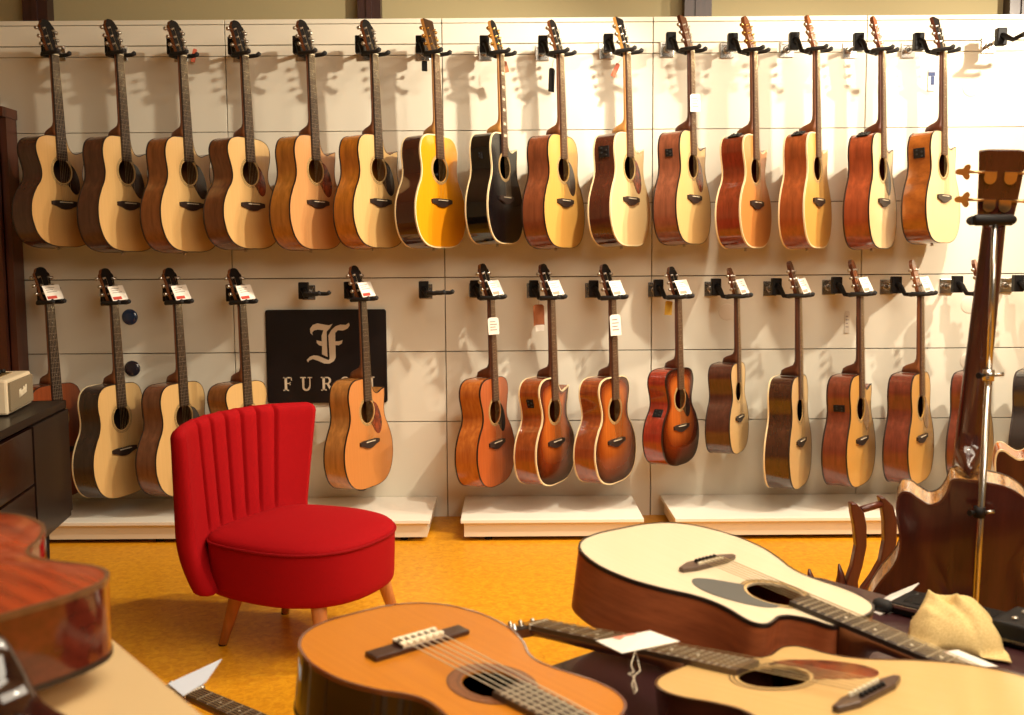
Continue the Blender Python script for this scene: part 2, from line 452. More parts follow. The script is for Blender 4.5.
        if near:
            for i in range(strings):
                mb = MB(); mb.lathe([(.0036, .0), (.004, .003), (.0022, .0055)], Matrix.Translation((-.0265+.0106*i, -.0085, sz-.0125)) @ Matrix.Rotation(PI/2, 4, 'X'), 10)
                mb.build('bridge_pin', BLACK, br)
    # --- strings
    sw = .0355 if not classical else .043
    for i in range(strings):
        q = i/(strings-1)-.5
        thick = .00055+.0004*(1-i/(strings-1)) if near else .0006
        if classical: thick = .0009
        x0, x1 = q*sw, q*(.056 if not classical else .065)
        mb = MB()
        path = [(x0, -.0115, .003), (x1, -.0150, sz)]
        if near: path.append((x1, -.0085, sz-.012))
        hx = math.copysign(.018, q)
        path = [hf(hx, ts[min(len(ts)-1, abs(int(i-strings/2+ (.5 if q > 0 else 0))) % 3)], -.008)]+path
        mb.tube(path, thick, 5 if near else 3, 0)
        sm = STRING if not classical else (stringmat or NYLON)
        mb.build('string', sm, root)
    # --- pickguard
    if pick is not None:
        pp = []
        a0, a1 = R(-68), R(42)
        for j in range(13):
            a = a0+(a1-a0)*j/12; pp.append((hole[0]+(hr+.006)*math.cos(a), hole[1]+(hr+.006)*math.sin(a)))
        if pickshape == 'tear':
            ext = [(.058, .037), (.078, .024), (.098, -.006), (.111, -.042), (.113, -.076), (.102, -.104), (.082, -.114), (.060, -.102), (.040, -.078)]
        else:
            ext = [(.064, .042), (.078, .012), (.096, -.05), (.108, -.10), (.104, -.135), (.085, -.145), (.06, -.125), (.040, -.085)]
        kk = .88 if kind == 'om' else 1
        pp = [pp[i] for i in range(len(pp))]+[(x*kk, hole[1]+z*kk) for x, z in ext]
        arc_, rest = pp[:13], pp[13:]
        rest = [arc_[-1]]+rest+[arc_[0]]; sm_ = []
        for i in range(len(rest)-1):
            p0, p1, p2, p3 = rest[max(0, i-1)], rest[i], rest[i+1], rest[min(len(rest)-1, i+2)]
            for k_ in range(5):
                t = k_/5
                sm_.append(tuple(.5*(2*p1[a]+(p2[a]-p0[a])*t+(2*p0[a]-5*p1[a]+4*p2[a]-p3[a])*t*t+(3*p1[a]-p0[a]-3*p2[a]+p3[a])*t**3) for a in (0, 1)))
        pp = arc_[:-1]+sm_
        mb = MB(); mb.prism(pp, lambda a, b, h: (a, h, b), -.0003, -.0014, 0); mb.build('pickguard', pick, root)
    # --- preamp in the bass-side rib (viewer's left)
    if preamp:
        zt = ztail+L*preamp[0]
        best = min(range(n), key=lambda i: abs(P[i][1]-zt)+(10 if P[i][0] > 0 else 0))
        x, z = P[best]; p, q = P[best-2], P[(best+2) % n]
        t = Vector((q[0]-p[0], 0, q[1]-p[1])).normalized(); nn = Vector((t.z, 0, -t.x))
        if nn.x > 0 and preamp[0] < .9: nn = -nn
        Mx = Matrix((nn, Vector((0, 1, 0)), t)).transposed()
        mb = MB(); mb.box((x+nn.x*.002, depth*.44, z+nn.z*.002), (.006, preamp[1], preamp[2]), 0, Mx)
        pa = mb.build('preamp_panel', BLACK, root, bevel=.001)
        for j in range(4):
            mb = MB(); cpos = Vector((x, depth*.44, z))+nn*.006+t*((j-1.5)*preamp[2]*.2)+Vector((0, (-.25 if j % 2 else .2)*preamp[1], 0))
            mb.tube([cpos-nn*.002, cpos+nn*.004], .004, 8); mb.build('preamp_knob', RUBBER, pa)
    ps_ = 3.6 if pinmat is RUBBER else 1
    mb = MB(); mb.tube([(0, depth*.45, ztail+.001), (0, depth*.45, ztail-.004), (0, depth*.45, ztail-.009), (0, depth*.45, ztail-.009-.003*ps_**.8)], [.006*ps_, .0060*ps_, .0075*ps_, .005*ps_], 14)
    mb.build('end_pin', pinmat, root)
    return root

# ------------------------------------------------------------------ room shell
WALLW = plain('white_panel', (230, 224, 206), .42)
WALLP = plain('beige_plaster', (172, 158, 118), .8, bump=.15, bscale=60)
GROOVE = plain('groove_dark', (128, 108, 84), .6)
DPOST = wood('dark_post', (62, 36, 32), (44, 24, 22), .4, .2, (40, 40, 3))
FLOOR = floor_mat()
CEIL = plain('ceiling_white', (214, 196, 160), .9)
X0, X1, Y0, Y1, ZC = -3.9, 4.2, -7.2, .22, 3.05
mb = MB(); mb.box(((X0+X1)/2, (Y0+Y1)/2, -.05), (X1-X0+.4, Y1-Y0+.4, .1)); struct(mb.build('floor', FLOOR))
mb = MB(); mb.box(((X0+X1)/2, Y1+.06, ZC/2), (X1-X0+.4, .12, ZC)); struct(mb.build('wall_back', WALLP))
mb = MB(); mb.box((X0-.06, (Y0+Y1)/2, ZC/2), (.12, Y1-Y0, ZC)); struct(mb.build('wall_left', WALLP))
mb = MB(); mb.box((X1+.06, (Y0+Y1)/2, ZC/2), (.12, Y1-Y0, ZC)); struct(mb.build('wall_right', WALLP))
mb = MB(); mb.box(((X0+X1)/2, (Y0+Y1)/2, ZC+.05), (X1-X0+.4, Y1-Y0+.4, .1)); struct(mb.build('ceiling', CEIL))
# dark posts on the plaster behind the panelling
for i, (ua, ub, ya) in enumerate([(24, 49, 18), (358, 381, 16), (684, 711, 14), (1008, 1036, 12)]):
    xa, xb = at_y(ua, 8, .17).x, at_y(ub, 8, .17).x
    mb = MB(); mb.box(((xa+xb)/2, .185, 2.2+(ZC-2.2)/2), (xb-xa, .07, ZC-2.2))
    mb.box(((xa+xb)/2, .147, 2.2+(ZC-2.2)/2), ((xb-xa)*.22, .012, ZC-2.2))
    struct(mb.build('trim_%d' % (i+1), DPOST))
# white panel bays: horizontal boards with shadow gaps, metre wide
seams = [-2.385] + [at_y(u, 300, 0).x for u in (233.2, 445.2, 651.6, 860.5)]
seams += [seams[-1]+1.0, seams[-1]+1.72]
zs = [at_y(512, v, 0).z for v in (17.5, 22.5, 43.5, 54.5, 130, 203.5, 277, 351, 421, 518)]
for i in range(len(seams)-1):
    root = bpy.data.objects.new('trim_%d' % (i+5), None); C.objects.link(root); root.location = (seams[i], 0, 0); struct(root)
    g = .0022
    w = seams[i+1]-seams[i]
    for k in range(len(zs)-1):
        za, zb = zs[k], zs[k+1]
        gg = .0045 if k not in (0, 3) else .0018
        mb = MB(); mb.box((w/2, .01, (za+zb)/2), (w-2*g, .02, za-zb-gg))
        mb.build('panel_board', WALLW, root, bevel=.0012)
    mb = MB(); mb.box((w/2, .034, (zs[0]+zs[-1])/2), (w, .022, zs[0]-zs[-1]-.004)); mb.build('backing_rail', GROOVE, root)
# plinth shadow gap under the panels
mb = MB(); mb.box(((seams[0]+seams[-1])/2, .09, zs[-1]/2), (seams[-1]-seams[0], .06, zs[-1])); struct(mb.build('baseboard_back', plain('dark_plinth', (70, 50, 36), .7)))

mb = MB(); mb.box((seams[0]-.006, .02, (zs[0]+zs[-1])/2), (.012, .05, zs[0]-zs[-1])); struct(mb.build('trim_20', plain('edge_metal', (120, 96, 72), .4, metal=.3)))
# base shelves
SHELF = plain('shelf_white', (240, 234, 220), .4)
KICK = plain('shelf_front', (226, 214, 190), .45)
def platform(xa, xb, label):
    zt = .100; yf = -.46
    root = empty('display_platform', label, 'display shelf', ((xa+xb)/2, yf/2, 0), group='low white display platforms under the guitar wall')
    w = xb-xa
    mb = MB(); mb.box((0, 0, zt-.009), (w, -yf-.01, .018)); mb.build('shelf_top', SHELF, root, bevel=.003)
    mb = MB(); mb.box((0, yf/2+.030, zt-.018-.031), (w-.03, .02, .062)); mb.build('front_panel', KICK, root)
    for sx in (-1, 1):
        mb = MB(); mb.box((sx*(w/2-.025), .01, zt-.018-.031), (.02, -yf-.08, .062)); mb.build('side_panel', KICK, root)
    n = max(2, round(w/.5))
    for i in range(n):
        for yy in (yf/2+.06, -yf/2-.06):
            mb = MB(); mb.lathe([(.018, 0), (.018, .008), (.007, .012), (.007, .021)], Matrix.Translation((-w/2+.12+(w-.24)*i/(n-1), yy, 0)), 12)
            mb.build('foot', BLACK, root)
pa = at_z(60, 523, .100).x; pb = at_z(429, 523, .100).x
platform(pa-.25, pb, 'long white low platform at left behind the red armchair')
platform(at_z(459.8, 523, .100).x, at_z(645.3, 521, .100).x, 'short white low platform in the middle below the sunburst guitars')
platform(at_z(677.5, 522, .100).x, 2.42, 'long white low platform at right behind the white-topped guitar')

# tall brown framed cupboard at the far left
BRN = wood('brown_frame', (98, 50, 30), (74, 36, 24), .4, .3, (40, 40, 3))
PANE = plain('greenish_pane', (128, 122, 92), .2, coat=.4)
dd = -.13
xr = at_y(9.5, 235, dd).x; ztop = at_y(8, 107, dd).z
cb = empty('glazed_cupboard', 'tall brown wooden cupboard with a glazed door at the far left edge', 'cupboard', ((xr-.45), dd, 0))
def cbx(c, s, nm, mt, bevel=0):
    mb = MB(); mb.box(c, s); return mb.build(nm, mt, cb, bevel=bevel)
cbx((.435, .07, ztop/2), (.03, .1, ztop), 'side_board', BRN)
cbx((-.435, .07, ztop/2), (.03, .1, ztop), 'side_board', BRN)
cbx((0, .054, ztop-.02), (.908, .138, .044), 'top_board', BRN)
cbx((0, .112, ztop/2), (.84, .01, ztop-.08), 'back_board', BRN)
dr = cbx((.418-.035, -.002, ztop/2), (.07, .024, ztop-.05), 'door_frame', BRN)
for c, s in (((-.383, -.002, ztop/2), (.07, .024, ztop-.05)), ((0, -.002, ztop-.065), (.70, .024, .07)), ((0, -.002, .05), (.70, .024, .09)), ((0, -.002, .70), (.70, .024, .07))):
    cbx(c, s, 'door_frame', BRN)
cbx((0, .004, ztop/2), (.70, .008, ztop-.16), 'door_pane', PANE)

# round covers and cable holes in the panels
for u, v, mat, lab in ((130, 317, 'blue', 'round dark blue disc on the wall beside the second lower row guitar neck'),
                       (132.5, 368.5, 'dark', 'round dark disc on the wall just below the blue one')):
    p = at_y(u, v, .0015)
    mt = plain('disc_blue', (34, 58, 96), .12, coat=.8) if mat == 'blue' else plain('disc_dark', (44, 40, 50), .2, coat=.6)
    mb = MB(); mb.lathe([(.038, 0), (.038, .004), (.034, .009), (.015, .011), (.001, .0112)], Matrix.Translation(p) @ Matrix.Rotation(PI/2, 4, 'X'), 28)
    o = mb.build('cable_hole_cover', mt); tag(o, lab, 'cover')
CAPW = plain('cap_white', (232, 222, 204), .4)
for u, v, lab in ((971, 88, 'round white cap on the wall below the empty hook at top right'), (969, 305, 'round white cap on the wall left of the bass neck, upper one'),
                  (968, 361, 'round white cap on the wall left of the bass neck, lower one'), (727, 312, 'round white cap on the wall near the small guitar of the lower row')):
    p = at_y(u, v, .0008)
    mb = MB(); mb.lathe([(.040, 0), (.040, .0015), (.037, .0022), (.001, .0022)], Matrix.Translation(p) @ Matrix.Rotation(PI/2, 4, 'X'), 32)
    tag(mb.build('wall_disc', CAPW), lab, 'wall disc', 'round white wall discs')

# ------------------------------------------------------------------ wall guitars, hooks and price cards
NY = -.25
ORD = ['first', 'second', 'third', 'fourth', 'fifth', 'sixth', 'seventh', 'eighth', 'ninth', 'tenth', 'eleventh', 'twelfth', 'thirteenth', 'fourteenth', 'fifteenth']
def hook(plate, N, th, label, group, arm=True):
    root = empty('guitar_hook', label, 'wall hook', plate, group=group)
    n = Vector((math.sin(th), -math.cos(th), 0)); a = Vector((math.cos(th), math.sin(th), 0))
    rel = Vector(N)-Vector(plate)
    mb = MB(); mb.box((0, -.004, -.012), (.062, .008, .070)); mb.box((0, -.010, .015), (.05, .006, .012))
    mb.tube([(0, -.006, -.012), (0, -.014, -.012)], [.02, .014], 14)
    mb.build('wall_plate', CHROME, root, bevel=.001)
    bl = Vector((0, -.122, .0))
    mb = MB(); mb.tube([(0, -.01, -.012), bl+Vector((0, .01, -.01))], .009, 10); mb.build('stem', CHROME, root)
    mb = MB(); mb.box(bl, (.044, .036, .078)); mb.build('block', BLACK, root, bevel=.004)
    b0 = rel - n*.036 + Vector((0, 0, -.004))
    mb = MB(); mb.tube([bl+Vector((0, -.012, .004)), bl+Vector((.008, -.034, -.006)), (bl+b0)/2+Vector((0, -.012, -.020)), b0], [.014, .012, .010, .010], 10)
    mb.build('arm', BLACK, root)
    for sg in (-1, 1):
        mb = MB()
        p0 = b0; p1 = b0+a*sg*.030; p2 = rel+a*sg*.033-n*.03; p3 = rel+a*sg*.034+n*.035; p4 = rel+a*sg*.034+n*.058+Vector((0, 0, .006))
        mb.tube([p0, p1, p2, p3, p3+n*.008, p4, p4+n*.006], [.009, .0095, .0095, .009, .0085, .0105, .005], 10)
        mb.build('prong', RUBBER, root)
    return root
def card(N, th, label, group, flip=0, w=.086, h=.070):
    tc = th-R(10)
    n = Vector((math.sin(th), -math.cos(th), 0))
    p = Vector(N)+n*.040+Vector((0, 0, .012))
    M = Matrix.Translation(p) @ Matrix.Rotation(tc, 4, 'Z') @ Matrix.Rotation(R(-24), 4, 'X') @ Matrix.Rotation(R(-4), 4, 'Y')
    root = empty('price_card', label, 'price card', M=M, group=group)
    mb = MB(); mb.box((0, 0, h/2), (w, .0015, h)); mb.build('card', PAPER, root)
    mb = MB(); mb.box((-w*.16, -.0012, h*.16), (w*.56, .0006, h*.2)); mb.build('red_strip' if flip else 'printed_block', REDP if flip else plain('faint_red', (206, 150, 130), .6), root)
    mb = MB()
    for k, (x, ww) in enumerate(((-.1, .55), (-.16, .4), (-.05, .62))): mb.box((x*w, -.0012, h*(.82-.14*k)), (w*ww, .0006, h*.035))
    mb.build('printed_lines', GREYP, root)
    mb = MB(); mb.box((0, .004, .004), (w*.8, .006, .012)); mb.build('clip', BLACK, root)

TOP = 'guitars hanging in the top row'; LOW = 'guitars hanging in the lower row'
S = SPRUCE
MAH = lambda k: side('mahogany_%d' % k, [(134, 76, 52), (158, 80, 40), (150, 70, 38), (122, 62, 42), (116, 56, 40)][k])
ROSE = lambda k: side('rosewood_%d' % k, [(80, 40, 28), (132, 56, 32), (72, 44, 32), (58, 32, 24)][k], coat=.8, rough=.14)
LB = lambda r, c: {0: 0}
top_row = [
 # nut u, v, bottom v, theta, kw, label
 (53.7, 55, 247, 70, dict(kind='om', cut='F', top=S[0], sides=side('purple_brown', (92, 62, 52)), pick=PICKD), 'slim-waisted pale cutaway guitar with dark brown sides, leftmost in the top row'),
 (118.5, 55, 251.5, 72, dict(cut='F', top=S[1], sides=side('dark_brown', (104, 68, 50)), pick=PICKD), 'pale cutaway guitar with dark brown sides, second from left in top row'),
 (181.7, 56, 252, 68, dict(cut='F', top=S[1], sides=side('red_brown', (158, 98, 54)), pick=PICKD), 'pale cutaway guitar with reddish brown sides, third from left in top row'),
 (243.8, 56, 249, 65, dict(kind='om', top=S[1], sides=side('mid_brown', (128, 78, 46)), pick=PICKT), 'round-shouldered pale guitar with brown sides, fourth from left in top row'),
 (309.9, 55, 249.6, 64, dict(kind='dread', cut='F', top=wood('tan_top', (206, 154, 100), (192, 138, 84), .3, .3, (110, 110, 1.2), amount=1.6), sides=side('honey', (198, 128, 50)), pick=PICKT), 'tan-topped cutaway guitar with honey sides, fifth from left in top row'),
 (373.5, 54.5, 248, 61, dict(cut='F', top=S[1], sides=side('orange_honey', (208, 128, 42)), pick=PICKD), 'pale cutaway guitar with orange honey sides, sixth from left in top row'),
 (435.2, 54.5, 248, 59, dict(top=AMBER, sides=side('gloss_rosewood', (70, 34, 26), coat=1, rough=.08), bind=CREAM, face=wood('head_wood', (66, 42, 24), (44, 28, 18)), neck=NECKM, head='flat', tuners=GOLD, bridge='belly', board=ROSEW), 'bright amber-topped guitar with glossy dark sides in the top row'),
 (500.3, 54.5, 244, 66, dict(cut='F', top=BLACKTOP, sides=plain('black_sides', (14, 12, 13), .1, coat=.9), bind=CREAM, backbind=CREAM, neck=NECKM, face=BLACK, head='round', inlay=True, board=ROSEW, tuners=GOLD, preamp=(.78, .02, .03)), 'all-black cutaway guitar with cream binding in the top row'),
 (559.9, 54.5, 248, 60, dict(top=S[3], sides=side('plain_brown', (138, 74, 44)), pick=PICKD, head='round', neck=NECKW, board=ROSEW), 'yellow-topped guitar with brown sides, right of the black guitar in top row'),
 (626.7, 52.7, 246, 57, dict(cut='F', top=S[2], sides=ROSE(0), bind=CREAM, backbind=CREAM, pick=PICKT, head='flat', neck=NECKM, board=ROSEW, preamp=(.82, .05, .05)), 'pale guitar with white-bound rosewood sides, sixth from right in top row'),
 (690.6, 51, 244, 57, dict(cut='F', top=S[1], sides=MAH(0), pick=PICKT, head='flat', neck=NECKD, face=NECKD, board=ROSEW, preamp=(.80, .034, .034)), 'pale guitar with mahogany sides and a white label on its neck'),
 (753.5, 52, 248, 56, dict(kind='om', cut='F', top=CEDAR, sides=ROSE(1), bind=CREAM, backbind=CREAM, head='round', neck=NECKW, face=side('head_red', (120, 56, 30)), tuners=GOLD, board=ROSEW, preamp=(.985, .05, .05)), 'cedar-topped guitar with red rosewood sides, fourth from right in top row'),
 (816.2, 51, 248, 56, dict(cut='F', top=S[3], sides=MAH(1), bind=CREAM, backbind=CREAM, head='point', neck=NECKW, face=MAH(1), board=ROSEW, preamp=(.985, .05, .05)), 'pale guitar with bright mahogany sides, third from right in top row'),
 (882, 51.7, 248.5, 53, dict(cut='F', top=S[2], sides=MAH(2), pick=PICKG, head='point', neck=NECKD, face=MAH(2), board=ROSEW, preamp=(.985, .05, .05)), 'pale guitar with grey pickguard and mahogany sides, second from right in top row'),
 (943.2, 51.7, 243, 46, dict(cut='F', top=S[2], sides=side('flamed_honey', (158, 90, 34), (96, 48, 18), .6, .2, (26, 8, 8)), head='flat', neck=NECKD, board=ROSEW, preamp=(.80, .05, .045)), 'pale cutaway guitar with flamed honey sides, rightmost in the top row'),
]
low_row = [
 (49, 303, 498, 70, dict(kind='dread', top=BROWNTOP, sides=side('low_brown', (150, 76, 40))), 'brown-topped guitar at far left, half hidden behind the black sideboard'),
 (113.6, 303.7, 496, 72, dict(top=S[1], sides=side('near_black', (66, 50, 44)), backbind=CREAM), 'pale guitar with nearly black sides, second from left in lower row'),
 (176.9, 303, 494, 68, dict(top=S[1], sides=side('warm_brown', (134, 86, 60)), pick=PICKD), 'pale guitar with dark pickguard directly behind the red armchair back'),
 (241.4, 303, 489, 66, dict(kind='om', top=S[1], sides=side('amber_brown', (150, 92, 46)), pick=PICKT), 'pale guitar with its body mostly hidden behind the red armchair'),
 (362, 300, 487.5, 65, dict(cut='F', top=CEDAR, sides=side('light_honey', (200, 134, 68)), pick=PICKT, pinmat=RUBBER), 'cedar-topped cutaway guitar hanging in front of the black sign'),
 (490.7, 298.5, 485.4, 65, dict(kind='om', top=MAHTOP, sides=side('koa', (192, 112, 46), (150, 74, 30)), pick=BLACK, head='crest', neck=NECKD, board=ROSEW), 'all-mahogany guitar with a black pickguard, left of the sunburst guitars'),
 (551, 298.5, 484, 60, dict(kind='om', cut='F', top=BURST2, sides=side('burst_side', (156, 78, 36), coat=.8, rough=.12), bind=CREAM, backbind=CREAM, head='crest', neck=NECKD, board=ROSEW, preamp=(.78, .032, .04)), 'sunburst cutaway guitar with cream binding and a pointed horn'),
 (612, 298.5, 482.8, 55, dict(kind='om', top=BURST, sides=side('burst_side_b', (150, 74, 38), coat=.8, rough=.12), bind=CREAM, backbind=CREAM, head='crest', neck=NECKD, board=ROSEW), 'sunburst guitar with cream binding and no cutaway, third from left after the sign'),
 (678, 297.7, 464.6, 52, dict(kind='om', top=BURST2, sides=side('cherry', (156, 56, 38), coat=.7, rough=.15), pick=PICKD, head='crest', neck=NECKD, board=ROSEW, preamp=(.56, .05, .045)), 'small dark sunburst guitar with cherry red sides'),
 (736.8, 296.8, 453, 62, dict(kind='om', top=S[1], sides=side('dark_small', (84, 48, 36)), depth=.138, head='crest', neck=NECKD, face=NECKD, board=ROSEW), 'smallest pale guitar with dark brown sides in the lower row'),
 (798.4, 296.4, 487, 60, dict(top=S[1], sides=ROSE(2), backbind=CREAM, head='point', neck=NECKD, face=NECKD, board=ROSEW), 'pale guitar with dark rosewood sides, third in lower row leftward from the bass neck'),
 (860, 295, 485, 53, dict(cut='F', top=S[3], sides=MAH(3), pick=PICKC, head='point', neck=NECKD, face=MAH(1), board=ROSEW, preamp=(.72, .05, .03)), 'golden-topped cutaway guitar with a black control panel above the wooden stand'),
 (920.6, 294.7, 482, 52, dict(top=S[3], sides=MAH(4), pick=PICKC, head='point', neck=NECKW, face=MAH(1), board=ROSEW), 'golden-topped guitar with mahogany sides just left of the bass'),
 (983, 294, 480, 52, dict(top=S[3], sides=MAH(4), head='point', neck=NECKD, face=MAH(1), board=ROSEW), 'mahogany-sided guitar mostly hidden behind the bass neck'),
 (1045, 293, 478, 52, dict(top=BLACKTOP, sides=plain('charcoal_sides', (40, 36, 36), .25, coat=.6), head='point', neck=NECKD, board=ROSEW), 'dark charcoal guitar cut off by the right edge behind the bass'),
]
from mathutils import Euler
def hang(row, group, rowname, cards):
    for i, (u, v, vb, th, kw, label) in enumerate(row):
        kw = dict(kw); N = at_y(u, v, NY); thr = R(th)
        L = OUT[kw.get('kind', 'dread')][0]
        tail = at_y(u+6, vb-1, NY-.02); sc = (N.z-tail.z)/((.358+L)*.995)
        M = Matrix.Translation(N) @ Matrix.Rotation(thr, 4, 'Z') @ Matrix.Rotation(R(-2.0), 4, 'X') @ Matrix.Scale(sc, 4)
        guitar('acoustic_guitar', label, group, M, **kw)
        plate = Vector((N.x-.085*(1-.3*(i/14)), 0, N.z+(.070 if rowname == 'top' else .042)))
        hl = 'black swivel hook holding the %s guitar from left in %s row' % (ORD[i], rowname)
        Nh = Vector((N.x, N.y, N.z+.004*sc))
        hook(plate, Nh, thr, hl, 'hooks of the %s row' % rowname)
        if cards and i not in cards[1]:
            card(Nh, thr, 'white price card on the hook of the %s guitar from left, lower row' % ORD[i], 'price cards of the lower row', i < 5)
hang(top_row, TOP, 'top', None)
hang(low_row, LOW, 'lower', (1, (13, 14)))
# empty hooks
for u, v, th, lab in ((295, 291, 60, 'empty black hook left of the black sign, in the lower row'), (412, 290, 60, 'empty black hook right of the black sign, in the lower row'), (1000, 44, 88, 'empty black hook at the top right of the wall')):
    p = at_y(u+ (14 if u < 500 else -12), v-1, 0)
    hook(p, p+Vector((.075, -.25, -.012)), R(th), lab, 'empty wall hooks')

# hang tags and labels on the guitars
def hangtag(u, v, w, h, y, mat, label, rot=0, strg=True, name='hang_tag', yaw=20, lines=False, second=None):
    s = (y+CAM_D)/FPX; p = at_y(u, v, y)
    M = Matrix.Translation(p) @ Matrix.Rotation(R(yaw), 4, 'Z') @ Matrix.Rotation(R(rot), 4, 'Y')
    root = empty(name, label, 'tag', M=M)
    W, Hh = w*s, h*s
    mb = MB(); pl = [(-W/2, -Hh/2), (W/2, -Hh/2), (W/2, Hh*.42), (W*.32, Hh/2), (-W*.32, Hh/2), (-W/2, Hh*.42)]
    mb.prism(pl, lambda a, b, k: (a, k, b), .0012, -.0012, 0); mb.build('card', mat, root)
    if lines:
        mb = MB()
        for k in range(4): mb.box((W*(.0 if k % 2 else -.06), -.0018, Hh*(.26-.16*k)), (W*(.62 if k % 2 else .5), .0006, Hh*.05))
        mb.build('printed_lines', GREYP, root)
    if second is not None:
        mb = MB(); mb.box((W*.05, -.0008, -Hh*.62), (W*.8, .002, Hh*.3)); mb.build('second_card', second, root)
    if strg:
        mb = MB(); mb.tube([(0, 0, Hh*.45), (.004, .002, Hh*.5+.02), (.012, .0, Hh*.5+.045)], .0012, 5); mb.build('string', STRING, root)
BROWNP = plain('brown_card', (164, 96, 52), .6); YEL = plain('yellow_card', (222, 178, 60), .6); BLUEP = plain('blue_print', (44, 62, 110), .6)
ORNG = plain('orange_red_card', (190, 82, 44), .6)
hangtag(194, 55.5, 4, 13, -.03, ORNG, 'narrow orange red tag on the wall beside the third top-row guitar', 12, False)
hangtag(424.5, 66, 5.5, 10, -.2, BLACK, 'small black oval tag hanging by the amber guitar headstock', 0)
hangtag(505, 67, 6, 11, -.17, BROWNP, 'small reddish tag behind the black guitar neck', -15)
hangtag(551.6, 80, 7.5, 23, -.22, BLACK, 'black booklet tag hanging from the yellow-topped guitar', 3, True, 'booklet_tag', 40)
hangtag(615.5, 70, 4.5, 14, -.18, ORNG, 'orange brown tag hanging from the hook of the white-bound rosewood guitar', 25)
hangtag(695.3, 102.8, 10.5, 17, -.29, PAPER, 'white label across the neck of the mahogany-sided top row guitar', -2, False, 'neck_label', 12, True)
hangtag(493.5, 326, 11, 17, -.29, PAPER, 'white label on the neck of the all-mahogany guitar', -3, False, 'neck_label', 12, True)
hangtag(538.8, 315, 11.5, 21, -.2, BROWNP, 'brown card tag with white end left of the sunburst cutaway neck', -2, True, 'hang_tag', 20, False, PAPER)
hangtag(615.5, 325, 11, 21, -.29, PAPER, 'white label on the neck of the plain sunburst guitar', -4, False, 'neck_label', 12, True)
hangtag(668.5, 308, 8, 14, -.2, YEL, 'yellow tag hanging beside the small cherry-sided guitar', 4)
hangtag(931.5, 80, 6.5, 21, -.004, PAPER, 'white sticker with blue top on the wall by rightmost top-row guitar', 0, False, 'wall_label', 0)
p = at_y(932, 74, -.0065); mb = MB(); mb.box(p, (.030, .001, .018)); mb.box(p+Vector((.004, 0, -.03)), (.016, .001, .04)); pb_ = mb.build('blue_print', BLUEP); wl = bpy.data.objects['wall_label']; pb_.parent = wl; pb_.matrix_parent_inverse = wl.matrix_world.inverted()
hangtag(847, 322, 5, 22, -.004, plain('faint_label', (214, 204, 186), .6), 'faint printed label on the white wall left of the golden-topped cutaway guitar', 0, False, 'wall_label', 0, True)

# ------------------------------------------------------------------ sign
SGN = plain('sign_black', (24, 18, 18), .35)
LET = plain('sign_letter', (216, 196, 168), .45)
ys = -.014
tl, br = at_y(265, 310, ys), at_y(387.5, 402.5, ys)
sg = empty('brand_sign', 'black rectangular sign with a blackletter F and pale capitals', 'sign', ((tl.x+br.x)/2, 0, (tl.z+br.z)/2))
W, Hh = br.x-tl.x, tl.z-br.z
def rrect(w, h, r, n=5):
    out = []
    for cx, cz, a0 in ((w/2-r, h/2-r, 0), (-w/2+r, h/2-r, 90), (-w/2+r, -h/2+r, 180), (w/2-r, -h/2+r, 270)):
        for k in range(n+1):
            a = R(a0+90*k/n); out.append((cx+r*math.cos(a), cz+r*math.sin(a)))
    return out
mb = MB(); mb.prism(rrect(W, Hh, .012), lambda a, b, h: (a, h, b), -.001, ys, 0); mb.build('sign_board', SGN, sg)
# zoomed crop: scale 6.5 from (250, 300); board spans crop x 97..892, y 66..664
def sgp(x, y): return ((x-495)/795*W, (365-y)/598*Hh)
def lets(name, polys, parent):
    mb = MB()
    for pl in polys: mb.prism([sgp(*q) for q in pl], lambda a, b, h: (a, h, b), ys+.001, ys-.003, 0)
    return mb.build(name, LET, parent)
A = [(408, 228), (393, 215), (391, 188), (410, 163), (440, 153), (478, 160), (515, 166), (540, 157), (522, 184), (500, 206), (500, 300), (502, 368), (466, 350), (468, 300), (466, 232), (480, 197), (442, 193), (416, 199), (404, 212)]
B = [(511, 232), (530, 198), (560, 172), (590, 162), (628, 164), (648, 150), (653, 166), (640, 186), (610, 200), (574, 198), (556, 215), (556, 372), (545, 394), (516, 410), (480, 410), (440, 392), (405, 381), (380, 390), (372, 403), (365, 386), (385, 366), (410, 357), (440, 360), (482, 378), (508, 389), (516, 380), (514, 300)]
Cb = [(432, 262), (466, 268), (466, 298), (448, 292), (434, 278)]
Db = [(556, 268), (580, 268), (604, 261), (597, 284), (578, 294), (556, 292)]
lets('emblem', [A, B, Cb, Db], sg)
def rct(x0, y0, x1, y1): return [(x0, y0), (x1, y0), (x1, y1), (x0, y1)]
T, Bt = 496, 584
lets('letter_f', [rct(214, T, 230, Bt), rct(204, T, 262, T+7), rct(204, Bt-7, 241, Bt), rct(256, T, 262, T+22), rct(230, 534, 252, 540), rct(247, 527, 252, 548)], sg)
ua = [(330, 503), (344, 503), (344, 556)]+[(357+13*math.cos(R(a)), 560+14*math.sin(R(a))) for a in (170, 140, 110, 80, 50, 20)]+[(378, 550), (378, 503), (385, 503), (385, 556)]+[(357+27*math.cos(R(a)), 560+26*math.sin(R(a))) for a in (15, 40, 65, 90, 115, 140, 165)]
lets('letter_u', [ua, rct(318, T, 356, T+7), rct(367, T, 397, T+7)], sg)
bowl = [(480, T), (500, T)]+[(500+22*math.cos(R(a)), 519+23*math.sin(R(a))) for a in (-75, -45, -15, 15, 45, 75)]+[(500, 543), (480, 543), (480, 536)]+[(496+12*math.cos(R(a)), 519+16*math.sin(R(a))) for a in (80, 45, 10, -25, -60, -85)]+[(480, T+7)]
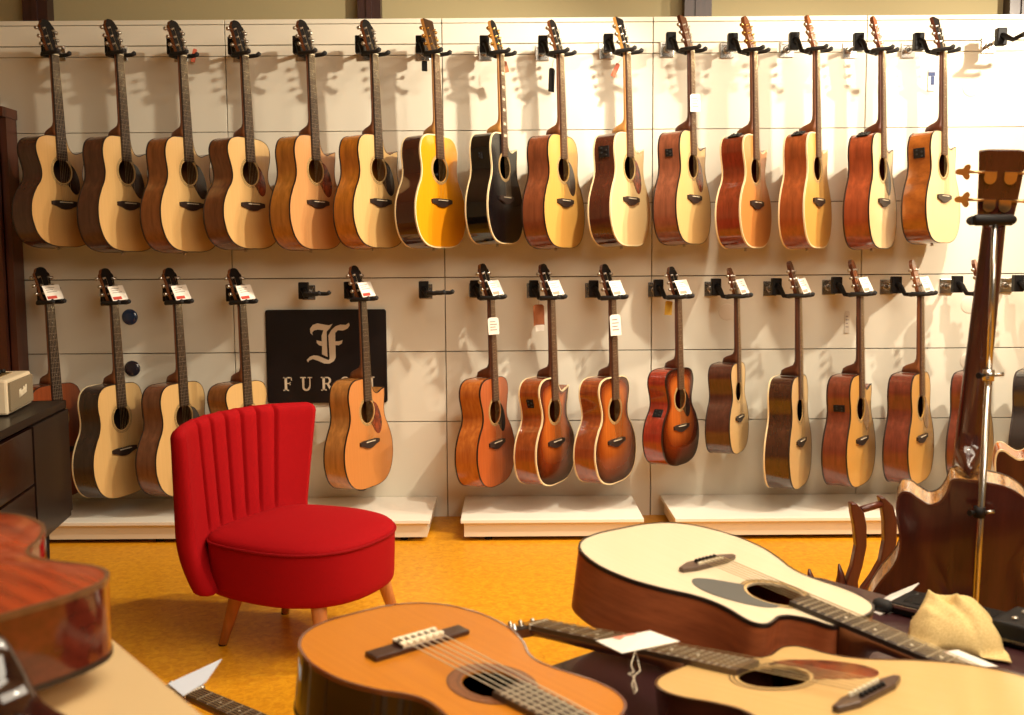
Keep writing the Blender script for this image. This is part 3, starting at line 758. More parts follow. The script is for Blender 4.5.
lets('letter_r', [rct(465, T, 481, Bt), rct(455, T, 482, T+7), rct(455, Bt-7, 491, Bt), bowl, [(490, 540), (506, 540), (533, Bt), (515, Bt)]], sg)
cc = [(615+38*math.cos(R(a)), 540+45*math.sin(R(a))) for a in range(-40, -321, -20)]+[(615+24*math.cos(R(a)), 540+37*math.sin(R(a))) for a in range(-320, -39, 20)]
lets('letter_c', [cc], sg)
lets('letter_h', [rct(726, T, 742, Bt), rct(783, T, 799, Bt), rct(716, T, 752, T+7), rct(716, Bt-7, 752, Bt), rct(773, T, 809, T+7), rct(773, Bt-7, 809, Bt), rct(742, 536, 783, 543)], sg)

# ------------------------------------------------------------------ red chair
RED = fabric('red_fabric', (174, 6, 16), (128, 3, 9))
RED2 = fabric('red_fabric_piping', (150, 8, 16), (120, 4, 10))
BEECH = wood('beech_leg', (196, 128, 72), (172, 104, 54), .4, .2, (60, 60, 4))
ch_a = R(-25)                       # facing direction in plan
ch_c = Vector((-.656, -1.594, 0))
Mc = Matrix.Translation(ch_c) @ Matrix.Rotation(ch_a, 4, 'Z')     # local +x = front, +y = chair's left (far side)
chair = empty('cocktail_armchair', 'red upholstered cocktail chair with channelled back and splayed wooden legs', 'chair', M=Mc)
def seat_ring(q, z, grow=0):
    pts = []
    for k in range(48):
        a = 2*PI*k/48
        ex = .82
        c, s = math.cos(a), math.sin(a)
        x = math.copysign(abs(c)**ex, c)*(.268+grow) -.010; y = math.copysign(abs(s)**ex, s)*(.262+grow)
        if x < 0:
            c2 = math.copysign(abs(c)**.5, c); s2 = math.copysign(abs(s)**.55, s); k2 = min(1, -c*2)
            x = x*(1-k2)+k2*(c2*.275-.005); y = y*(1-k2)+k2*(s2*.255)
        pts.append(Vector((x*q, y*q, z)))
    return pts
mb = MB(); rings = []
for q, z in ((.05, .190), (.9, .190), (.955, .192), (.975, .200), (.985, .22), (.995, .29), (1.0, .352), (.998, .362), (.985, .370), (.95, .378), (.85, .388), (.6, .400), (.3, .406), (.05, .408)):
    rings.append(seat_ring(q, z))
mb.loft(rings, 0, True); mb.build('seat', RED, chair)
mb = MB(); mb.tube(seat_ring(1.002, .357), .005, 8, 0, closed_path=True); mb.build('seat_piping', RED2, chair)
# backrest shell
NS, NT = 200, 26
def back_pt(s, t, side_):
    """s -1..1 across, t 0..1 up; side_ 0 front (channelled), 1 rear"""
    wv = .262+.055*t**1.1
    y = s*wv
    lean = -.272-.022*t + .065*max(0, 1-t/.38)**2
    x = lean + (.040+.045*t)*(abs(s)**2.6)
    z = .210+.500*t
    z += -.010*(abs(s)**2)*t
    th = .085-.03*t
    if side_ == 0:
        g = 0
        for sk in (-.60, -.36, -.12, .12, .36, .60): g += math.exp(-((s-sk)/.020)**2)
        puff = .5-.5*math.cos(2*PI*((s+.60)/.24)) if abs(s) < .60 else 0
        x += -.016*g*min(1, max(0, (t-.24)*7)) + .007*puff*min(1, max(0, (t-.22)*6))
    else: x -= th
    return Vector((x, y, z))
mb = MB(); grid = []
for j in range(NT+1):
    t = j/NT; ring = []
    for i in range(NS+1): ring.append(back_pt(-1+2*i/NS, t, 0))
    for k in range(1, 4):                                   # rounded far edge
        a = PI*k/4; f = back_pt(1, t, 0); b = back_pt(1, t, 1); m_ = (f+b)/2; hv = (f-b)/2
        ring.append(m_+hv*math.cos(a)+Vector((.006, .030, 0))*math.sin(a))
    for i in range(0, NS+1, 4): ring.append(back_pt(1-2*i/NS, t, 1))
    for k in range(1, 4):
        a = PI*k/4; f = back_pt(-1, t, 1); b = back_pt(-1, t, 0); m_ = (f+b)/2; hv = (f-b)/2
        ring.append(m_+hv*math.cos(a)+Vector((.006, -.030, 0))*math.sin(a))
    grid.append(ring)
def shrink(ring, q, dz):
    n = len(ring); nf = NS+1
    out = []
    nb = len(range(0, NS+1, 4))
    for idx, p in enumerate(ring):
        if idx < nf: s = -1+2*idx/NS
        elif idx < nf+3: s = 1
        elif idx < nf+3+nb: s = 1-2*((idx-nf-3)*4)/NS
        else: s = -1
        t = 1 if dz > 0 else 0
        c = (back_pt(s*.985, t, 0)+back_pt(s*.985, t, 1))/2
        v = c+(p-c)*q; v.z = p.z+dz
        out.append(v)
    return out
allr = [shrink(grid[0], .3, -.012), shrink(grid[0], .8, -.006)]+grid+[shrink(grid[-1], .92, .010), shrink(grid[-1], .70, .020), shrink(grid[-1], .35, .026), shrink(grid[-1], .05, .028)]
mb.loft(allr, 0, True); mb.build('backrest', RED, chair)
for (x, y, dx, dy) in ((.150, .17, .045, .04), (.150, -.17, .045, -.04), (-.18, .13, -.055, .03), (-.18, -.13, -.055, -.03)):
    mb = MB(); mb.tube([(x, y, .205), (x+dx*.1, y+dy*.1, .19), (x+dx, y+dy, .004)], [.025, .025, .0135], 14); lg = mb.build('leg', BEECH, chair)
    mb = MB(); mb.lathe([(.013, 0), (.014, .004), (.0135, .006)], Matrix.Translation((x+dx, y+dy, 0)), 12); mb.build('glide', BLACK, lg)

# ------------------------------------------------------------------ sideboard and loudspeaker
SBL = plain('sideboard_black', (24, 14, 12), .3, coat=.05, spec=.2)
SDOOR = plain('sideboard_glass', (34, 16, 12), .12, coat=.1, spec=.35)
SFRAME = plain('sideboard_trim', (18, 14, 14), .25, coat=.4)
zt_, zb_ = .722, .285
pf = at_z(66, 400, zt_); pn = at_z(0, 431.5, zt_)
dirv = (pn-pf); dirv.z = 0; dirv.normalize(); ang = math.atan2(dirv.y, dirv.x)
# local frame: +x runs along the front towards the camera, +y points to the room (front)
Ms = Matrix.Translation((pf.x, pf.y, 0)) @ Matrix.Rotation(ang, 4, 'Z')
sb = empty('sideboard', 'low glossy black sideboard on legs at the left edge', 'sideboard', M=Ms)
Ls, Ds = 1.5, .42
def sbx(c, s, nm, mt, par=sb, bevel=.002):
    mb = MB(); mb.box(c, s); return mb.build(nm, mt, par, bevel=bevel)
sbx((Ls/2, -Ds/2, zt_-.014), (Ls, Ds, .028), 'top_board', SBL)
sbx((Ls/2, -Ds/2, zb_+.012), (Ls, Ds, .024), 'bottom_board', SBL)
sbx((.012, -Ds/2, (zt_+zb_)/2), (.024, Ds, zt_-zb_), 'side_board', SBL)
sbx((Ls-.012, -Ds/2, (zt_+zb_)/2), (.024, Ds, zt_-zb_), 'side_board', SBL)
sbx((Ls/2, -Ds+.006, (zt_+zb_)/2), (Ls-.04, .01, zt_-zb_-.03), 'back_board', SBL)
hgt = zt_-zb_-.056; zm = (zt_+zb_)/2-.002
d1 = sbx((.024+.21, .002, zm), (.42, .02, hgt), 'door', SBL)
for k in range(2):
    for j in range(2):
        d2 = sbx((.46+.26+k*.53, .002, zm+(.5-j)*hgt*.5), (.515, .02, hgt*.5-.008), 'drawer', SDOOR)
for x in (.20, Ls-.16):
    for y in (-.05, -Ds+.05):
        mb = MB(); mb.tube([(x, y, zb_), (x, y, 0)], [.026, .018], 12); mb.build('leg', SBL, sb)
SPK = plain('speaker_cream', (226, 210, 178), .5, bump=.2, bscale=300)
GRL = plain('speaker_grille', (132, 118, 92), .8, bump=.6, bscale=500)
a_, b_ = at_z(9.5, 416.5, zt_), at_z(33.5, 403.8, zt_)
dv = (b_-a_); dv.z = 0; Lk = dv.length; ang2 = math.atan2(dv.y, dv.x)
Mk = Matrix.Translation((a_.x, a_.y, zt_)) @ Matrix.Rotation(ang2, 4, 'Z')     # +x along grille (away), -y = grille side (room)
sp = empty('loudspeaker', 'small cream loudspeaker with taupe grille standing on the black sideboard', 'loudspeaker', M=Mk)
Hs, Dk = .118, .15
mb = MB(); mb.box((Lk/2, Dk/2+.004, Hs/2+.004), (Lk, Dk, Hs)); mb.build('cabinet', SPK, sp, bevel=.008)
mb = MB(); mb.box((Lk/2, -.0005, Hs/2+.004), (Lk-.024, .008, Hs-.022)); mb.build('grille', GRL, sp, bevel=.002)
mb = MB(); mb.box((Lk/2, Dk*.5, Hs+.0045), (Lk*.6, .05, .003)); tp = mb.build('control_plate', plain('brass_plate', (176, 148, 90), .3, metal=.8), sp)
for k in range(4):
    mb = MB(); mb.lathe([(.009, 0), (.008, .012), (.002, .013)], Matrix.Translation((Lk*(.26+.16*k), Dk*.5, Hs+.006)), 14); mb.build('knob', BLACK, tp)
for x in (.03, Lk-.03):
    for y in (.03, Dk-.02):
        mb = MB(); mb.lathe([(.008, 0), (.008, .006)], Matrix.Translation((x, y, 0)), 10); mb.build('foot', RUBBER, sp)
cu = bpy.data.curves.new('logo_text', 'FONT'); cu.body = 'Marshall'; cu.size = .045; cu.shear = .35; cu.offset = .0012; cu.extrude = .0015; cu.align_x = 'CENTER'; cu.align_y = 'CENTER'
to = bpy.data.objects.new('tmp_text', cu); C.objects.link(to)
bpy.context.view_layer.update()
me = bpy.data.meshes.new_from_object(to.evaluated_get(bpy.context.evaluated_depsgraph_get())); bpy.data.objects.remove(to)
lg = bpy.data.objects.new('logo_lettering', me); C.objects.link(lg); me.materials.clear(); me.materials.append(IVORY)
lg.parent = sp; lg.location = (Lk/2, -.0055, Hs/2+.006); lg.rotation_euler = (PI/2, R(-6), 0); lg.scale = (.62, .8, 1)

# ------------------------------------------------------------------ display table and its guitars
TZ = .520
TBL = plain('table_plum', (58, 30, 32), .38, coat=.15)
e0 = Vector((.108, -CAM_D+1.713, 0)); ed = Vector((.775, .632, 0)).normalized(); ep = Vector((ed.y, -ed.x, 0))
Mt = Matrix((Vector((ed.x, ed.y, 0)), Vector((-ep.x, -ep.y, 0)), Vector((0, 0, 1)))).transposed().to_4x4(); Mt.translation = e0
tb = empty('display_table', 'dark plum display table carrying the foreground guitars', 'table', M=Mt)
TA, TB_, TW = -.62, .72, .82
mb = MB(); mb.prism(rrect(TB_-TA, TW, .03), lambda a, b, h: (a+(TA+TB_)/2, b-TW/2, h), TZ-.03, TZ, 0); mb.build('tabletop', TBL, tb, bevel=.003)
for x in (TA+.1, TB_-.12):
    for y in (-.1, -TW+.1):
        mb = MB(); mb.tube([(x, y, TZ-.03), (x, y, 0)], [.03, .022], 12); mb.build('leg', TBL, tb)

def lie(hole, phi, al, be, s, holez, faceup=True):
    phi, al, be = R(phi), R(al), R(be)
    h = Vector((math.cos(phi), math.sin(phi), 0)); up = Vector((0, 0, 1)); x = h.cross(up)
    h2 = h*math.cos(al)+up*math.sin(al); up2 = up*math.cos(al)-h*math.sin(al)
    x2 = x*math.cos(be)+up2*math.sin(be); up3 = up2*math.cos(be)-x*math.sin(be)
    o = Vector(hole)+h2*(holez*s)
    M = Matrix((x2*s, -up3*s, h2*s)).transposed().to_4x4(); M.translation = o
    return M
CLTOP = wood('classical_top', (196, 124, 34), (180, 106, 22), .3, .08, (110, 110, 1.2), amount=1.6)
guitar('classical_guitar', 'orange-topped classical guitar with dark glossy sides lying at front centre', None,
       lie((-.030, -3.440, .6413), -44.2, -5.0, 3.0, .972, .500), kind='classic', top=CLTOP, sides=side('classical_side', (40, 17, 14), (22, 10, 9), .5, .08), bind=side('classical_bind', (120, 58, 34), coat=.8, rough=.1),
       classical=True, near=True, rosette=(wood('ros_a', (120, 70, 40), (60, 32, 20)), wood('ros_b', (146, 92, 54), (92, 50, 30), sc=(300, 300, 300))), board=wood('grey_board', (84, 66, 50), (56, 42, 34)), bridgemat=wood('bridge_dark', (66, 36, 28), (44, 24, 20)), depth=.10, rosw=.022, backbind=DBIND)
guitar('acoustic_guitar', 'cream-topped cutaway guitar with grey pickguard lying on the display table', None,
       lie((.4460, -3.103, .651), -48.5, -7.0, 2.6, .975, .495), kind='dread', cut='V', top=wood('ivory_top', (226, 210, 180), (216, 197, 164), .4, .15, (110, 110, 1.2), amount=1.6), sides=side('table_mahogany', (186, 102, 58), (150, 78, 44), .1, .45, (30, 80, 8)), bind=DBIND, near=True, pick=PICKG, bridge='slim', depth=.118, board=EBONY, bridgemat=wood('grey_bridge', (96, 74, 60), (70, 52, 42)), scale_len=.636)
guitar('acoustic_guitar', 'pale guitar with tortoiseshell pickguard lying at the front right', None,
       lie((.362, -3.412, .6365), 131.5, -7.2, -1.2, .972, .495), kind='dread', cut='V', scale_len=.634, top=wood('straw_top', (214, 178, 116), (203, 164, 100), .35, .2, (110, 110, 1.2), amount=1.6), sides=side('straw_side', (96, 50, 34)), bind=side('straw_bind', (88, 50, 30)), near=True, pick=PICKT, bridge='slim', depth=.09, board=wood('worn_board', (104, 82, 62), (72, 54, 42)), bridgemat=wood('bridge_brown', (84, 62, 48), (60, 42, 34)))

# low glossy bench at left front with the face-down guitar
LZ = .776
BEN = plain('bench_beige', (206, 178, 132), .22, coat=.4)
q0, q1 = at_z(115, 640, LZ), at_z(205, 715, LZ)
bd = (q1-q0); bd.z = 0; bd.normalize()
nrm = Vector((-bd.y, bd.x, 0))          # towards the room (far/right)
Mb = Matrix((bd, nrm, Vector((0, 0, 1)))).transposed().to_4x4(); Mb.translation = (q0.x, q0.y, 0)
bn = empty('beige_bench', 'glossy beige side table at the lower left corner', 'table', M=Mb)
mb = MB(); mb.prism(rrect(1.05, .62, .02), lambda a, b, h: (a-.18, b-.31, h), LZ-.035, LZ, 0); mb.build('tabletop', BEN, bn, bevel=.004)
for x in (-.62, .26):
    for y in (-.06, -.56):
        mb = MB(); mb.box((x, y, (LZ-.035)/2), (.05, .05, LZ-.035)); mb.build('leg', BEN, bn)
# guitar lying face down: its back shows
jz = .898
J = Vector((-.486, -CAM_D+.893, jz)); ax = Vector((.80, -.60, 0)).normalized()
GB = wood('reddish_back', (176, 74, 36), (112, 40, 22), .22, .5, (40, 40, 2.5))
up = Vector((0, 0, 1)); yy = up; xx = yy.cross(ax)      # local y (back) up, z = towards headstock
Mg = Matrix((xx, yy, ax)).transposed().to_4x4(); Mg = Mg @ Matrix.Diagonal((1.05, .88, .88, 1)); Mg.translation = J+ax*.358*.88-Vector((0, 0, .092))
guitar('acoustic_guitar', 'reddish brown guitar lying face down on the beige side table', None, Mg, kind='om', top=S[0], sides=side('face_down_side', (104, 40, 26), (70, 24, 16), 1, .08), back=GB, neck=plain('gloss_neck', (34, 16, 14), .1, coat=.9), bind=DBIND, near=True, backbind=side('fd_bind', (120, 80, 50)), depth=.108)

# a second neck low beside the bench
Hn = Vector((-.40, -CAM_D+2.02, .36)); hd_ = Vector((-.82, .56, .05)).normalized()
n0 = at_z(188, 693, .30)
guitar('acoustic_guitar', 'guitar lying low at the front with only its neck in view', None,
       lie(tuple(n0-hd_*.50), math.degrees(math.atan2(.56, -.82)), 3, 0, .97, .495), kind='om', top=S[0], sides=MAH(0), near=True, board=wood('dusty_board', (90, 70, 54), (62, 46, 36)))

# ------------------------------------------------------------------ paper tags on the table guitars
def poly_sheet(name, pts3, mat, label, cat, extra=None, th=.0008):
    pts3 = [Vector(p) for p in pts3]; c = sum(pts3, Vector())/len(pts3)
    root = empty(name, label, cat, c)
    nn = (pts3[1]-pts3[0]).cross(pts3[2]-pts3[0]).normalized()*th
    n = len(pts3); mb = MB()
    vs = [p-c-nn for p in pts3]+[p-c+nn for p in pts3]
    mb.add(vs, [tuple(reversed(range(n))), tuple(range(n, 2*n))]+[(j, (j+1) % n, n+(j+1) % n, n+j) for j in range(n)])
    mb.build('sheet', mat, root)
    return root, c
def hang_loop(root, c, pts):
    mb = MB(); mb.tube([Vector(p)-c for p in pts], .0008, 6); mb.build('string_loop', NYLON, root)
zz = .655
q = [at_z(596, 641, zz-.015), at_z(650, 631, zz+.004), at_z(680, 641.5, zz), at_z(622, 653.5, zz-.014)]
rt, c = poly_sheet('hang_tag', q, PAPER, 'white paper hang tag with string lying across a guitar neck', 'tag')
mb = MB(); pr = [q[0]*.72+q[1]*.28, q[0]*.30+q[1]*.70, (q[0]*.34+q[1]*.66)*.75+q[3]*.25*.3+q[2]*.25*.7, (q[0]*.70+q[1]*.30)*.75+q[3]*.25*.7+q[2]*.25*.3]
mb.add([p-c+Vector((0, 0, .0016)) for p in pr], [(0, 1, 2, 3)]); mb.build('red_strip', plain('pink_print', (214, 140, 116), .6), rt)
zs2 = [(635, 652), (631, 665), (634, 672), (628, 674), (633, 676), (637, 690), (634, 694), (632, 684), (635, 675), (640, 671), (638, 660), (636, 652)]
hang_loop(rt, c, [at_z(a, b, .642-.002*i if i < 6 else .63) for i, (a, b) in enumerate(zs2)])
zz = .60
q = [at_z(916, 655, zz), at_z(958, 650, zz+.012), at_z(998, 666.5, zz), at_z(950, 668, zz-.006)]
rt, c = poly_sheet('hang_tag', q, PAPER, 'white paper tag lying at the far end of the cream-topped guitar neck', 'tag')
mb = MB(); pr = [q[0]*.5+q[1]*.45+q[3]*.05, q[0]*.15+q[1]*.75+q[2]*.10, q[1]*.55+q[2]*.35+q[0]*.1, q[0]*.4+q[1]*.3+q[2]*.3]
mb.add([p-c+Vector((0, 0, .0016)) for p in pr], [(0, 1, 2, 3)]); mb.build('pink_strip', plain('pink_print', (214, 140, 116), .6), rt)
BLUEW = plain('bluish_paper', (206, 216, 232), .6)
q = [at_z(168, 684, .5), at_z(222, 659, .5), at_z(206, 682, .5), at_z(183, 696, .5)]
poly_sheet('paper_tag', q, BLUEW, 'bluish white paper tag sticking out beside the beige side table', 'tag')

# ------------------------------------------------------------------ things on the table's right end
# folded papers
z0 = TZ+.002
GPAP = plain('grey_paper', (226, 220, 212), .7)
q = [at_z(870, 611, z0), at_z(895, 597, z0), at_z(912, 601, z0), at_z(880, 615, z0)]
poly_sheet('paper_sheet', q, GPAP, 'white sheet of paper lying flat behind the cream-topped guitar', 'paper')
q = [at_z(872, 606, z0+.004), at_z(890, 595, z0+.004), at_z(919, 583, z0+.035), at_z(912, 590, z0+.026), at_z(892, 600, z0+.012)]
poly_sheet('paper_leaflet', q, GPAP, 'folded leaflet with its flap standing up beside the wooden stand', 'paper')
# black recorder with silver edge
cen = at_z(889, 613, TZ); dx_ = at_z(925, 622, TZ)-cen; a3 = math.atan2(dx_.y, dx_.x)
Mr = Matrix.Translation(cen) @ Matrix.Rotation(a3, 4, 'Z')
rc = empty('effects_unit', 'flat black device with silver front edge and round black knob on the table', 'device', M=Mr)
mb = MB(); mb.box((.10, .05, .013), (.20, .10, .022)); mb.build('case', BLACK, rc, bevel=.003)
mb = MB(); mb.box((.10, -.002, .018), (.19, .005, .007)); mb.build('silver_edge', CHROME, rc, bevel=.001)
mb = MB(); mb.box((.10, .055, .0245), (.16, .07, .002)); mb.build('screen', plain('dark_screen', (40, 42, 40), .15, coat=.5), rc)
mb = MB(); mb.lathe([(.001, -.022), (.009, -.020), (.013, -.012), (.013, .008), (.010, .014), (.001, .016)], Matrix.Translation((-.008, -.006, .015)) @ Matrix.Rotation(PI/2, 4, 'Y'), 16); mb.build('knob', RUBBER, rc)
# second device at the right
cen = at_z(990, 643, TZ); Mr = Matrix.Translation(cen) @ Matrix.Rotation(a3-.05, 4, 'Z')
rc = empty('foot_pedal', 'black electronic pedal with rows of buttons behind the beige cloth', 'device', M=Mr)
mb = MB(); mb.box((.10, .055, .024), (.20, .11, .042)); mb.build('case', BLACK, rc, bevel=.006)
mb = MB(); mb.box((.10, -.001, .014), (.19, .004, .005)); mb.build('silver_edge', CHROME, rc)
for i in range(6):
    for j in range(2):
        mb = MB(); mb.lathe([(.006, 0), (.006, .003), (.004, .005)], Matrix.Translation((.03+.026*i, .03+.045*j, .0450)), 10); mb.build('button', GREYP if (i+j) % 2 else STEEL, rc)
# crumpled cloth
CLO = fabric('beige_cloth', (222, 196, 138), (206, 178, 118), 300)
cc_ = at_z(954, 641, TZ)
clo = bpy.data.objects.new('x', None)
mb = MB(); NX, NYY = 40, 34; vs = []
from mathutils import noise as nz
for j in range(NYY+1):
    for i in range(NX+1):
        u, v = i/NX-.5, j/NYY-.5
        x = u*.155*(1-.18*v); y = v*.165*(1+.25*u)
        rr = (abs(u/.5)**2.4+abs(v/.5)**2.4)**(1/2.4)
        n1 = nz.noise(Vector((u*2.6+1.7, v*2.6, .3))); n2 = nz.noise(Vector((u*6+v*4, v*2.5-4, 2.2)))
        dome = max(0, 1-min(1, rr)**3)**.75
        h = .004+.066*dome*(1+.22*n1)+.011*n2*dome+.0045*math.sin(u*15+v*9+4*n1)*dome
        k = math.hypot((u+.30)*3.4, (v-.36)*3.0)
        h += .040*max(0, 1-k)**1.3
        x += .010*nz.noise(Vector((u*4, v*4, 7))); y += .010*nz.noise(Vector((u*4, v*4, 11)))
        vs.append((x, y, max(.003, h)))
mb.add(vs, [(j*(NX+1)+i, j*(NX+1)+i+1, (j+1)*(NX+1)+i+1, (j+1)*(NX+1)+i) for j in range(NYY) for i in range(NX)], 0, True)
bpy.data.objects.remove(clo)
cl = mb.build('dust_cloth', CLO); cl.location = cc_+Vector((0, 0, .004)); cl.rotation_euler = (0, 0, R(-20))
so = cl.modifiers.new('thick', 'SOLIDIFY'); so.thickness = .003
tag(cl, 'crumpled beige polishing cloth lying on the table by the devices', 'cloth')

# ------------------------------------------------------------------ wooden guitar stand
SW = wood('stand_wood', (98, 42, 26), (70, 28, 18), .35, .3, (40, 40, 4))
dS = 2.95
yS = -CAM_D+dS
def sp_(u, v, off=0): return at_y(u, v, yS+off)
base_c = Vector((at_y(872, 560, yS).x, yS, 0))
st = empty('wooden_guitar_stand', 'dark wooden guitar stand with two curved uprights beside the bass', 'guitar stand', base_c)
def flat_bar(pts, wds, th, name, axis):
    """bar along 3-D pts, widths in the picture-parallel x direction, thickness along axis"""
    rings = []
    for p, w in zip(pts, wds):
        p = Vector(p)-base_c; ax_ = Vector(axis)
        wx = Vector((1, 0, 0))
        rings.append([p-wx*w/2-ax_*th/2, p+wx*w/2-ax_*th/2, p+wx*w/2+ax_*th/2, p-wx*w/2+ax_*th/2])
    mb = MB(); mb.loft(rings, 0, False); return mb.build(name, SW, st, bevel=.004)
s3 = dS/FPX
flat_bar([sp_(852, 502), sp_(856.5, 512), sp_(859, 525), sp_(860, 545), sp_(856, 565), sp_(851, 580), sp_(850, 596), sp_(852, 615), sp_(852, 640)], [x*s3 for x in (6, 13, 13, 11, 11, 12, 15, 18, 18)], .03, 'upright', (0, 1, 0))
flat_bar([sp_(880, 496, .05), sp_(886, 505, .05), sp_(889, 520, .05), sp_(889, 540, .05), sp_(885, 560, .05), sp_(878, 575, .05), sp_(872, 588, .05), sp_(868, 610, .05), sp_(868, 640, .05)], [x*s3 for x in (5, 12, 14, 13, 13, 16, 24, 24, 20)], .03, 'upright', (0, 1, 0))
mb = MB(); mb.tube([sp_(860, 510)-base_c, sp_(884, 503, .05)-base_c], .011, 10); mb.build('crossbar', SW, st)
mb = MB(); mb.tube([sp_(856, 600)-base_c, sp_(874, 596, .05)-base_c], .014, 10); mb.build('crossbar', SW, st)
for (u0, v0, off) in ((852, 632, 0), (868, 634, .05)):
    p = sp_(u0, v0, off)-base_c
    mb = MB(); mb.tube([p, Vector((p.x-.05, p.y-.04, .10)), Vector((p.x-.10, p.y-.06, .012))], [.018, .018, .014], 10); mb.build('foot', SW, st)
    mb = MB(); mb.tube([p, Vector((p.x+.05, p.y+.10, .10)), Vector((p.x+.08, p.y+.18, .012))], [.018, .018, .014], 10); mb.build('foot', SW, st)
for (ut, vt, u0, v0, off) in ((839, 564, 850, 590, 0), (809, 569, 856, 594, -.03)):
    tp_ = sp_(ut, vt, off)-base_c; s0 = sp_(u0, v0, off)-base_c
    mid = sp_(ut+1, 586, off)-base_c
    mb = MB(); mb.tube([s0, (s0+mid)/2+Vector((0, 0, -.012)), mid, mid*.5+tp_*.5+Vector((.004, 0, 0)), tp_], [.014, .015, .017, .011, .003], 10); mb.build('cradle_arm', SW, st)

# ------------------------------------------------------------------ bass on its chrome stand, seen from behind
dB = 2.2; yB = -CAM_D+dB
Nb = at_y(994.5, 222, yB)
BBACK = wood('bass_back', (74, 31, 22), (50, 21, 16), .22, .2, (30, 30, 3))
SPALT = wood('spalted_maple', (214, 160, 92), (120, 74, 40), .25, .5, (60, 8, 60), amount=.7)
lean = R(1.5)
Mb_ = Matrix.Translation(Nb) @ Matrix.Rotation(lean, 4, 'Y') @ Matrix.Rotation(R(6), 4, 'X') @ Matrix.Rotation(PI-R(22), 4, 'Z') @ Matrix.Scale(1.0, 4)
guitar('acoustic_bass', 'dark acoustic bass seen from behind on a chrome stand at right', None, Mb_, kind='bass', cut='F', top=S[1], sides=SPALT, back=BBACK, neck=wood('bass_neck', (76, 34, 24), (52, 22, 16), .15, .7, (40, 40, 3)),
       face=BLACK, head='bass', tuners=plain('brushed_tuner', (214, 176, 124), .28, metal=1), bind=DBIND, backbind=side('bass_bind', (92, 44, 28)), near=True, strings=4, scale_len=.86, joint=.56, depth=.115, catg='bass')
# stand: pole in front of the neck
yP = yB-.075
pt = at_y(995.5, 216, yP); pbm = at_y(976.5, 575, yP)
dirp = (pbm-pt).normalized(); pground = pt+dirp*((pt.z-.25)/-dirp.z)
bs = empty('bass_stand', 'chrome upright stand with black neck yoke behind the bass', 'guitar stand', (pground.x, pground.y, 0))
o_ = Vector((pground.x, pground.y, 0))
mid = at_y(989, 372, yP)
mb = MB(); mb.tube([pt-o_, mid-o_], .0062, 12); mb.build('upper_pole', CHROME, bs)
mb = MB(); mb.tube([mid-o_, pground-o_], .0075, 12); mb.build('lower_pole', CHROME, bs)
for (u, v) in ((988.5, 375), (979.5, 512)):
    p = at_y(u, v, yP)-o_
    mb = MB(); mb.tube([p+dirp*-.012, p+dirp*.012], .012, 14); mb.build('clutch', CHROME if v < 400 else BLACK, bs)
    mb = MB(); mb.tube([p+Vector((-.014, -.004, 0)), p+Vector((-.026, -.010, 0))], [.004, .007], 10); mb.build('knob', BLACK, bs)
    mb = MB(); mb.tube([p+Vector((.012, -.002, 0)), p+Vector((.03, -.004, .002))], [.004, .004], 8); mb.build('pin', STEEL, bs)
yk = at_y(993.5, 220, yP)-o_
mb = MB(); mb.tube([yk+Vector((-.043, 0, .0)), yk+Vector((-.038, 0, 0)), yk+Vector((.038, 0, 0)), yk+Vector((.043, 0, .0))], [.009, .012, .012, .009], 12); mb.build('yoke_bar', BLACK, bs)
for sgn in (-1, 1):
    mb = MB(); mb.tube([yk+Vector((sgn*.039, 0, 0)), yk+Vector((sgn*.040+.012, .04, 0)), yk+Vector((sgn*.040+.03, .085, .002))], [.010, .010, .009], 10); mb.build('yoke_prong', RUBBER, bs)
for k in range(3):
    a = R(90+120*k)
    b0 = pground-o_; f0 = Vector((b0.x+.30*math.cos(a), b0.y+.26*math.sin(a), .012))
    mb = MB(); mb.tube([b0+Vector((0, 0, .02)), f0], [.010, .009], 10); lgx = mb.build('leg', CHROME, bs)
    mb = MB(); mb.tube([f0*.96+b0*.04, f0], .014, 10); mb.build('rubber_foot', RUBBER, lgx)
# a second instrument standing behind the bass at the right edge
dG = 2.95; yG = -CAM_D+dG
Ng = at_y(1071, 258, yG)
Mg2 = Matrix.Translation(Ng) @ Matrix.Rotation(R(2), 4, 'Y') @ Matrix.Rotation(R(7), 4, 'X') @ Matrix.Rotation(PI-R(22), 4, 'Z') @ Matrix.Scale(.96, 4)
guitar('acoustic_guitar', 'second dark instrument with orange striped sides behind the bass, at right edge', None, Mg2, kind='bass', cut='F', top=S[1],
       sides=wood('orange_stripe', (214, 112, 34), (140, 66, 26), .2, .6, (60, 8, 60), amount=.7), back=BBACK, neck=NECKD, face=BLACK, head='bass', bind=CREAM, backbind=CREAM, near=False, strings=4, scale_len=.86, joint=.56, depth=.115, catg='guitar')
for_stand = empty('floor_guitar_stand', 'black floor stand under the second instrument at the right edge', 'guitar stand', (Ng.x, yG, 0))
zc2 = Ng.z-1.05
mb = MB(); mb.tube([(0, -.1, zc2-.02), (0, -.1, .3)], .011, 10); mb.build('pole', BLACK, for_stand)
for k in range(3):
    a = R(-90+120*k); mb = MB(); mb.tube([(0, -.1, .3), (.28*math.cos(a), -.1+.25*math.sin(a), .012)], .010, 10); mb.build('leg', BLACK, for_stand)
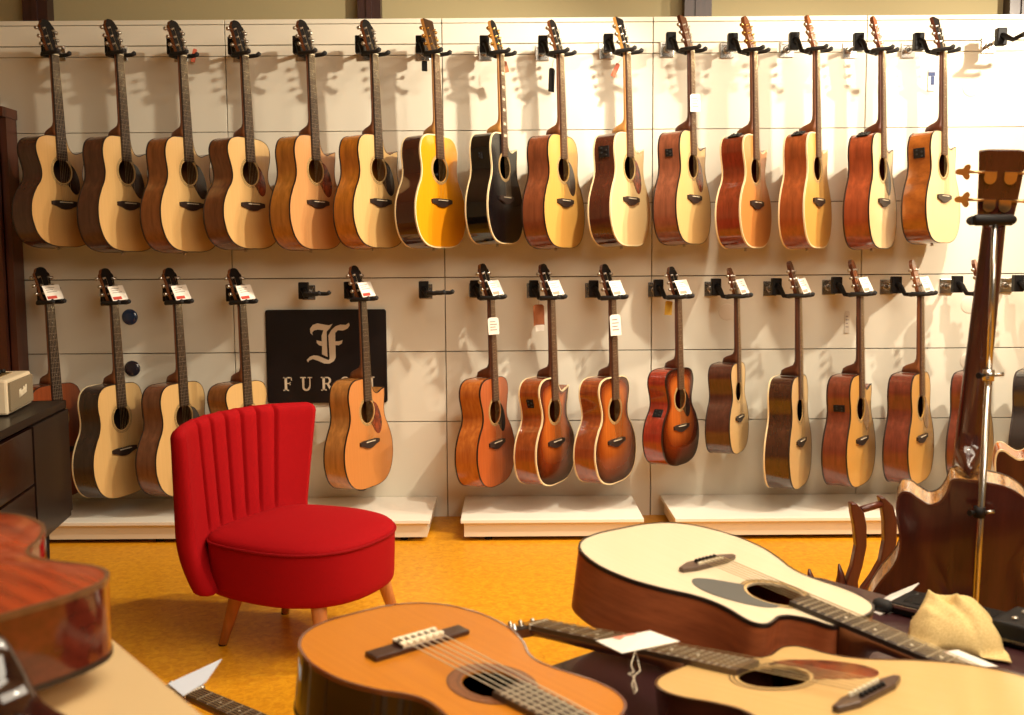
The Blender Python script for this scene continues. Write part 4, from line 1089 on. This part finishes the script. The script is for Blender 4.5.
for sgn in (-1, 1):
    mb = MB(); mb.tube([(0, -.1, zc2-.02), (sgn*.12, -.06, zc2-.02), (sgn*.12, .12, zc2-.02), (sgn*.12, .13, zc2+.02)], .009, 10); mb.build('cradle_arm', BLACK, for_stand)
# ------------------------------------------------------------------ lights
WARM = (1.0, .88, .69)
def spot(x, y, z, tx, ty, tz, e, size=130, blend=.6, rad=.03, col=WARM):
    l = bpy.data.lights.new('ceiling_spot', 'SPOT'); l.energy = e; l.spot_size = R(size); l.spot_blend = blend; l.shadow_soft_size = rad; l.color = col
    o = bpy.data.objects.new('ceiling_spot', l); C.objects.link(o); o.location = (x, y, z)
    o.rotation_euler = (Vector((tx, ty, tz))-Vector((x, y, z))).to_track_quat('-Z', 'Y').to_euler()
def area(x, y, z, sx, sy, e, tgt, col=WARM):  # soft fill light, added without any fitting in the room
    l = bpy.data.lights.new('fill_area', 'AREA'); l.shape = 'RECTANGLE'; l.size = sx; l.size_y = sy; l.energy = e; l.color = col
    o = bpy.data.objects.new('fill_area', l); C.objects.link(o); o.location = (x, y, z)
    o.rotation_euler = (Vector(tgt)-Vector((x, y, z))).to_track_quat('-Z', 'Y').to_euler()
spot(2.95, -1.30, 2.70, 1.75, 0, .75, 225, 110)
spot(2.05, -1.30, 2.72, .75, 0, .75, 140, 95)
spot(.75, -1.35, 2.72, -1.05, 0, .85, 150, 100)
spot(.9, -3.3, 2.9, .3, -3.2, .6, 60, 75, .8, .12)
area(.9, -2.9, 2.98, 3.5, 1.6, 105, (.6, -2.7, 0))  # unseen overhead fill, added to lift the ambient light
area(2.0, -5.4, 2.9, 2.5, 1.5, 85, (.4, -2.5, .4))  # unseen front fill behind the camera, added to brighten the foreground
w = bpy.data.worlds.new('world'); bpy.context.scene.world = w; w.use_nodes = True
w.node_tree.nodes['Background'].inputs['Color'].default_value = (1, .82, .6, 1); w.node_tree.nodes['Background'].inputs['Strength'].default_value = .12
sc = bpy.context.scene
sc.view_settings.view_transform = 'Standard'; sc.view_settings.look = 'None'; sc.view_settings.exposure = .08
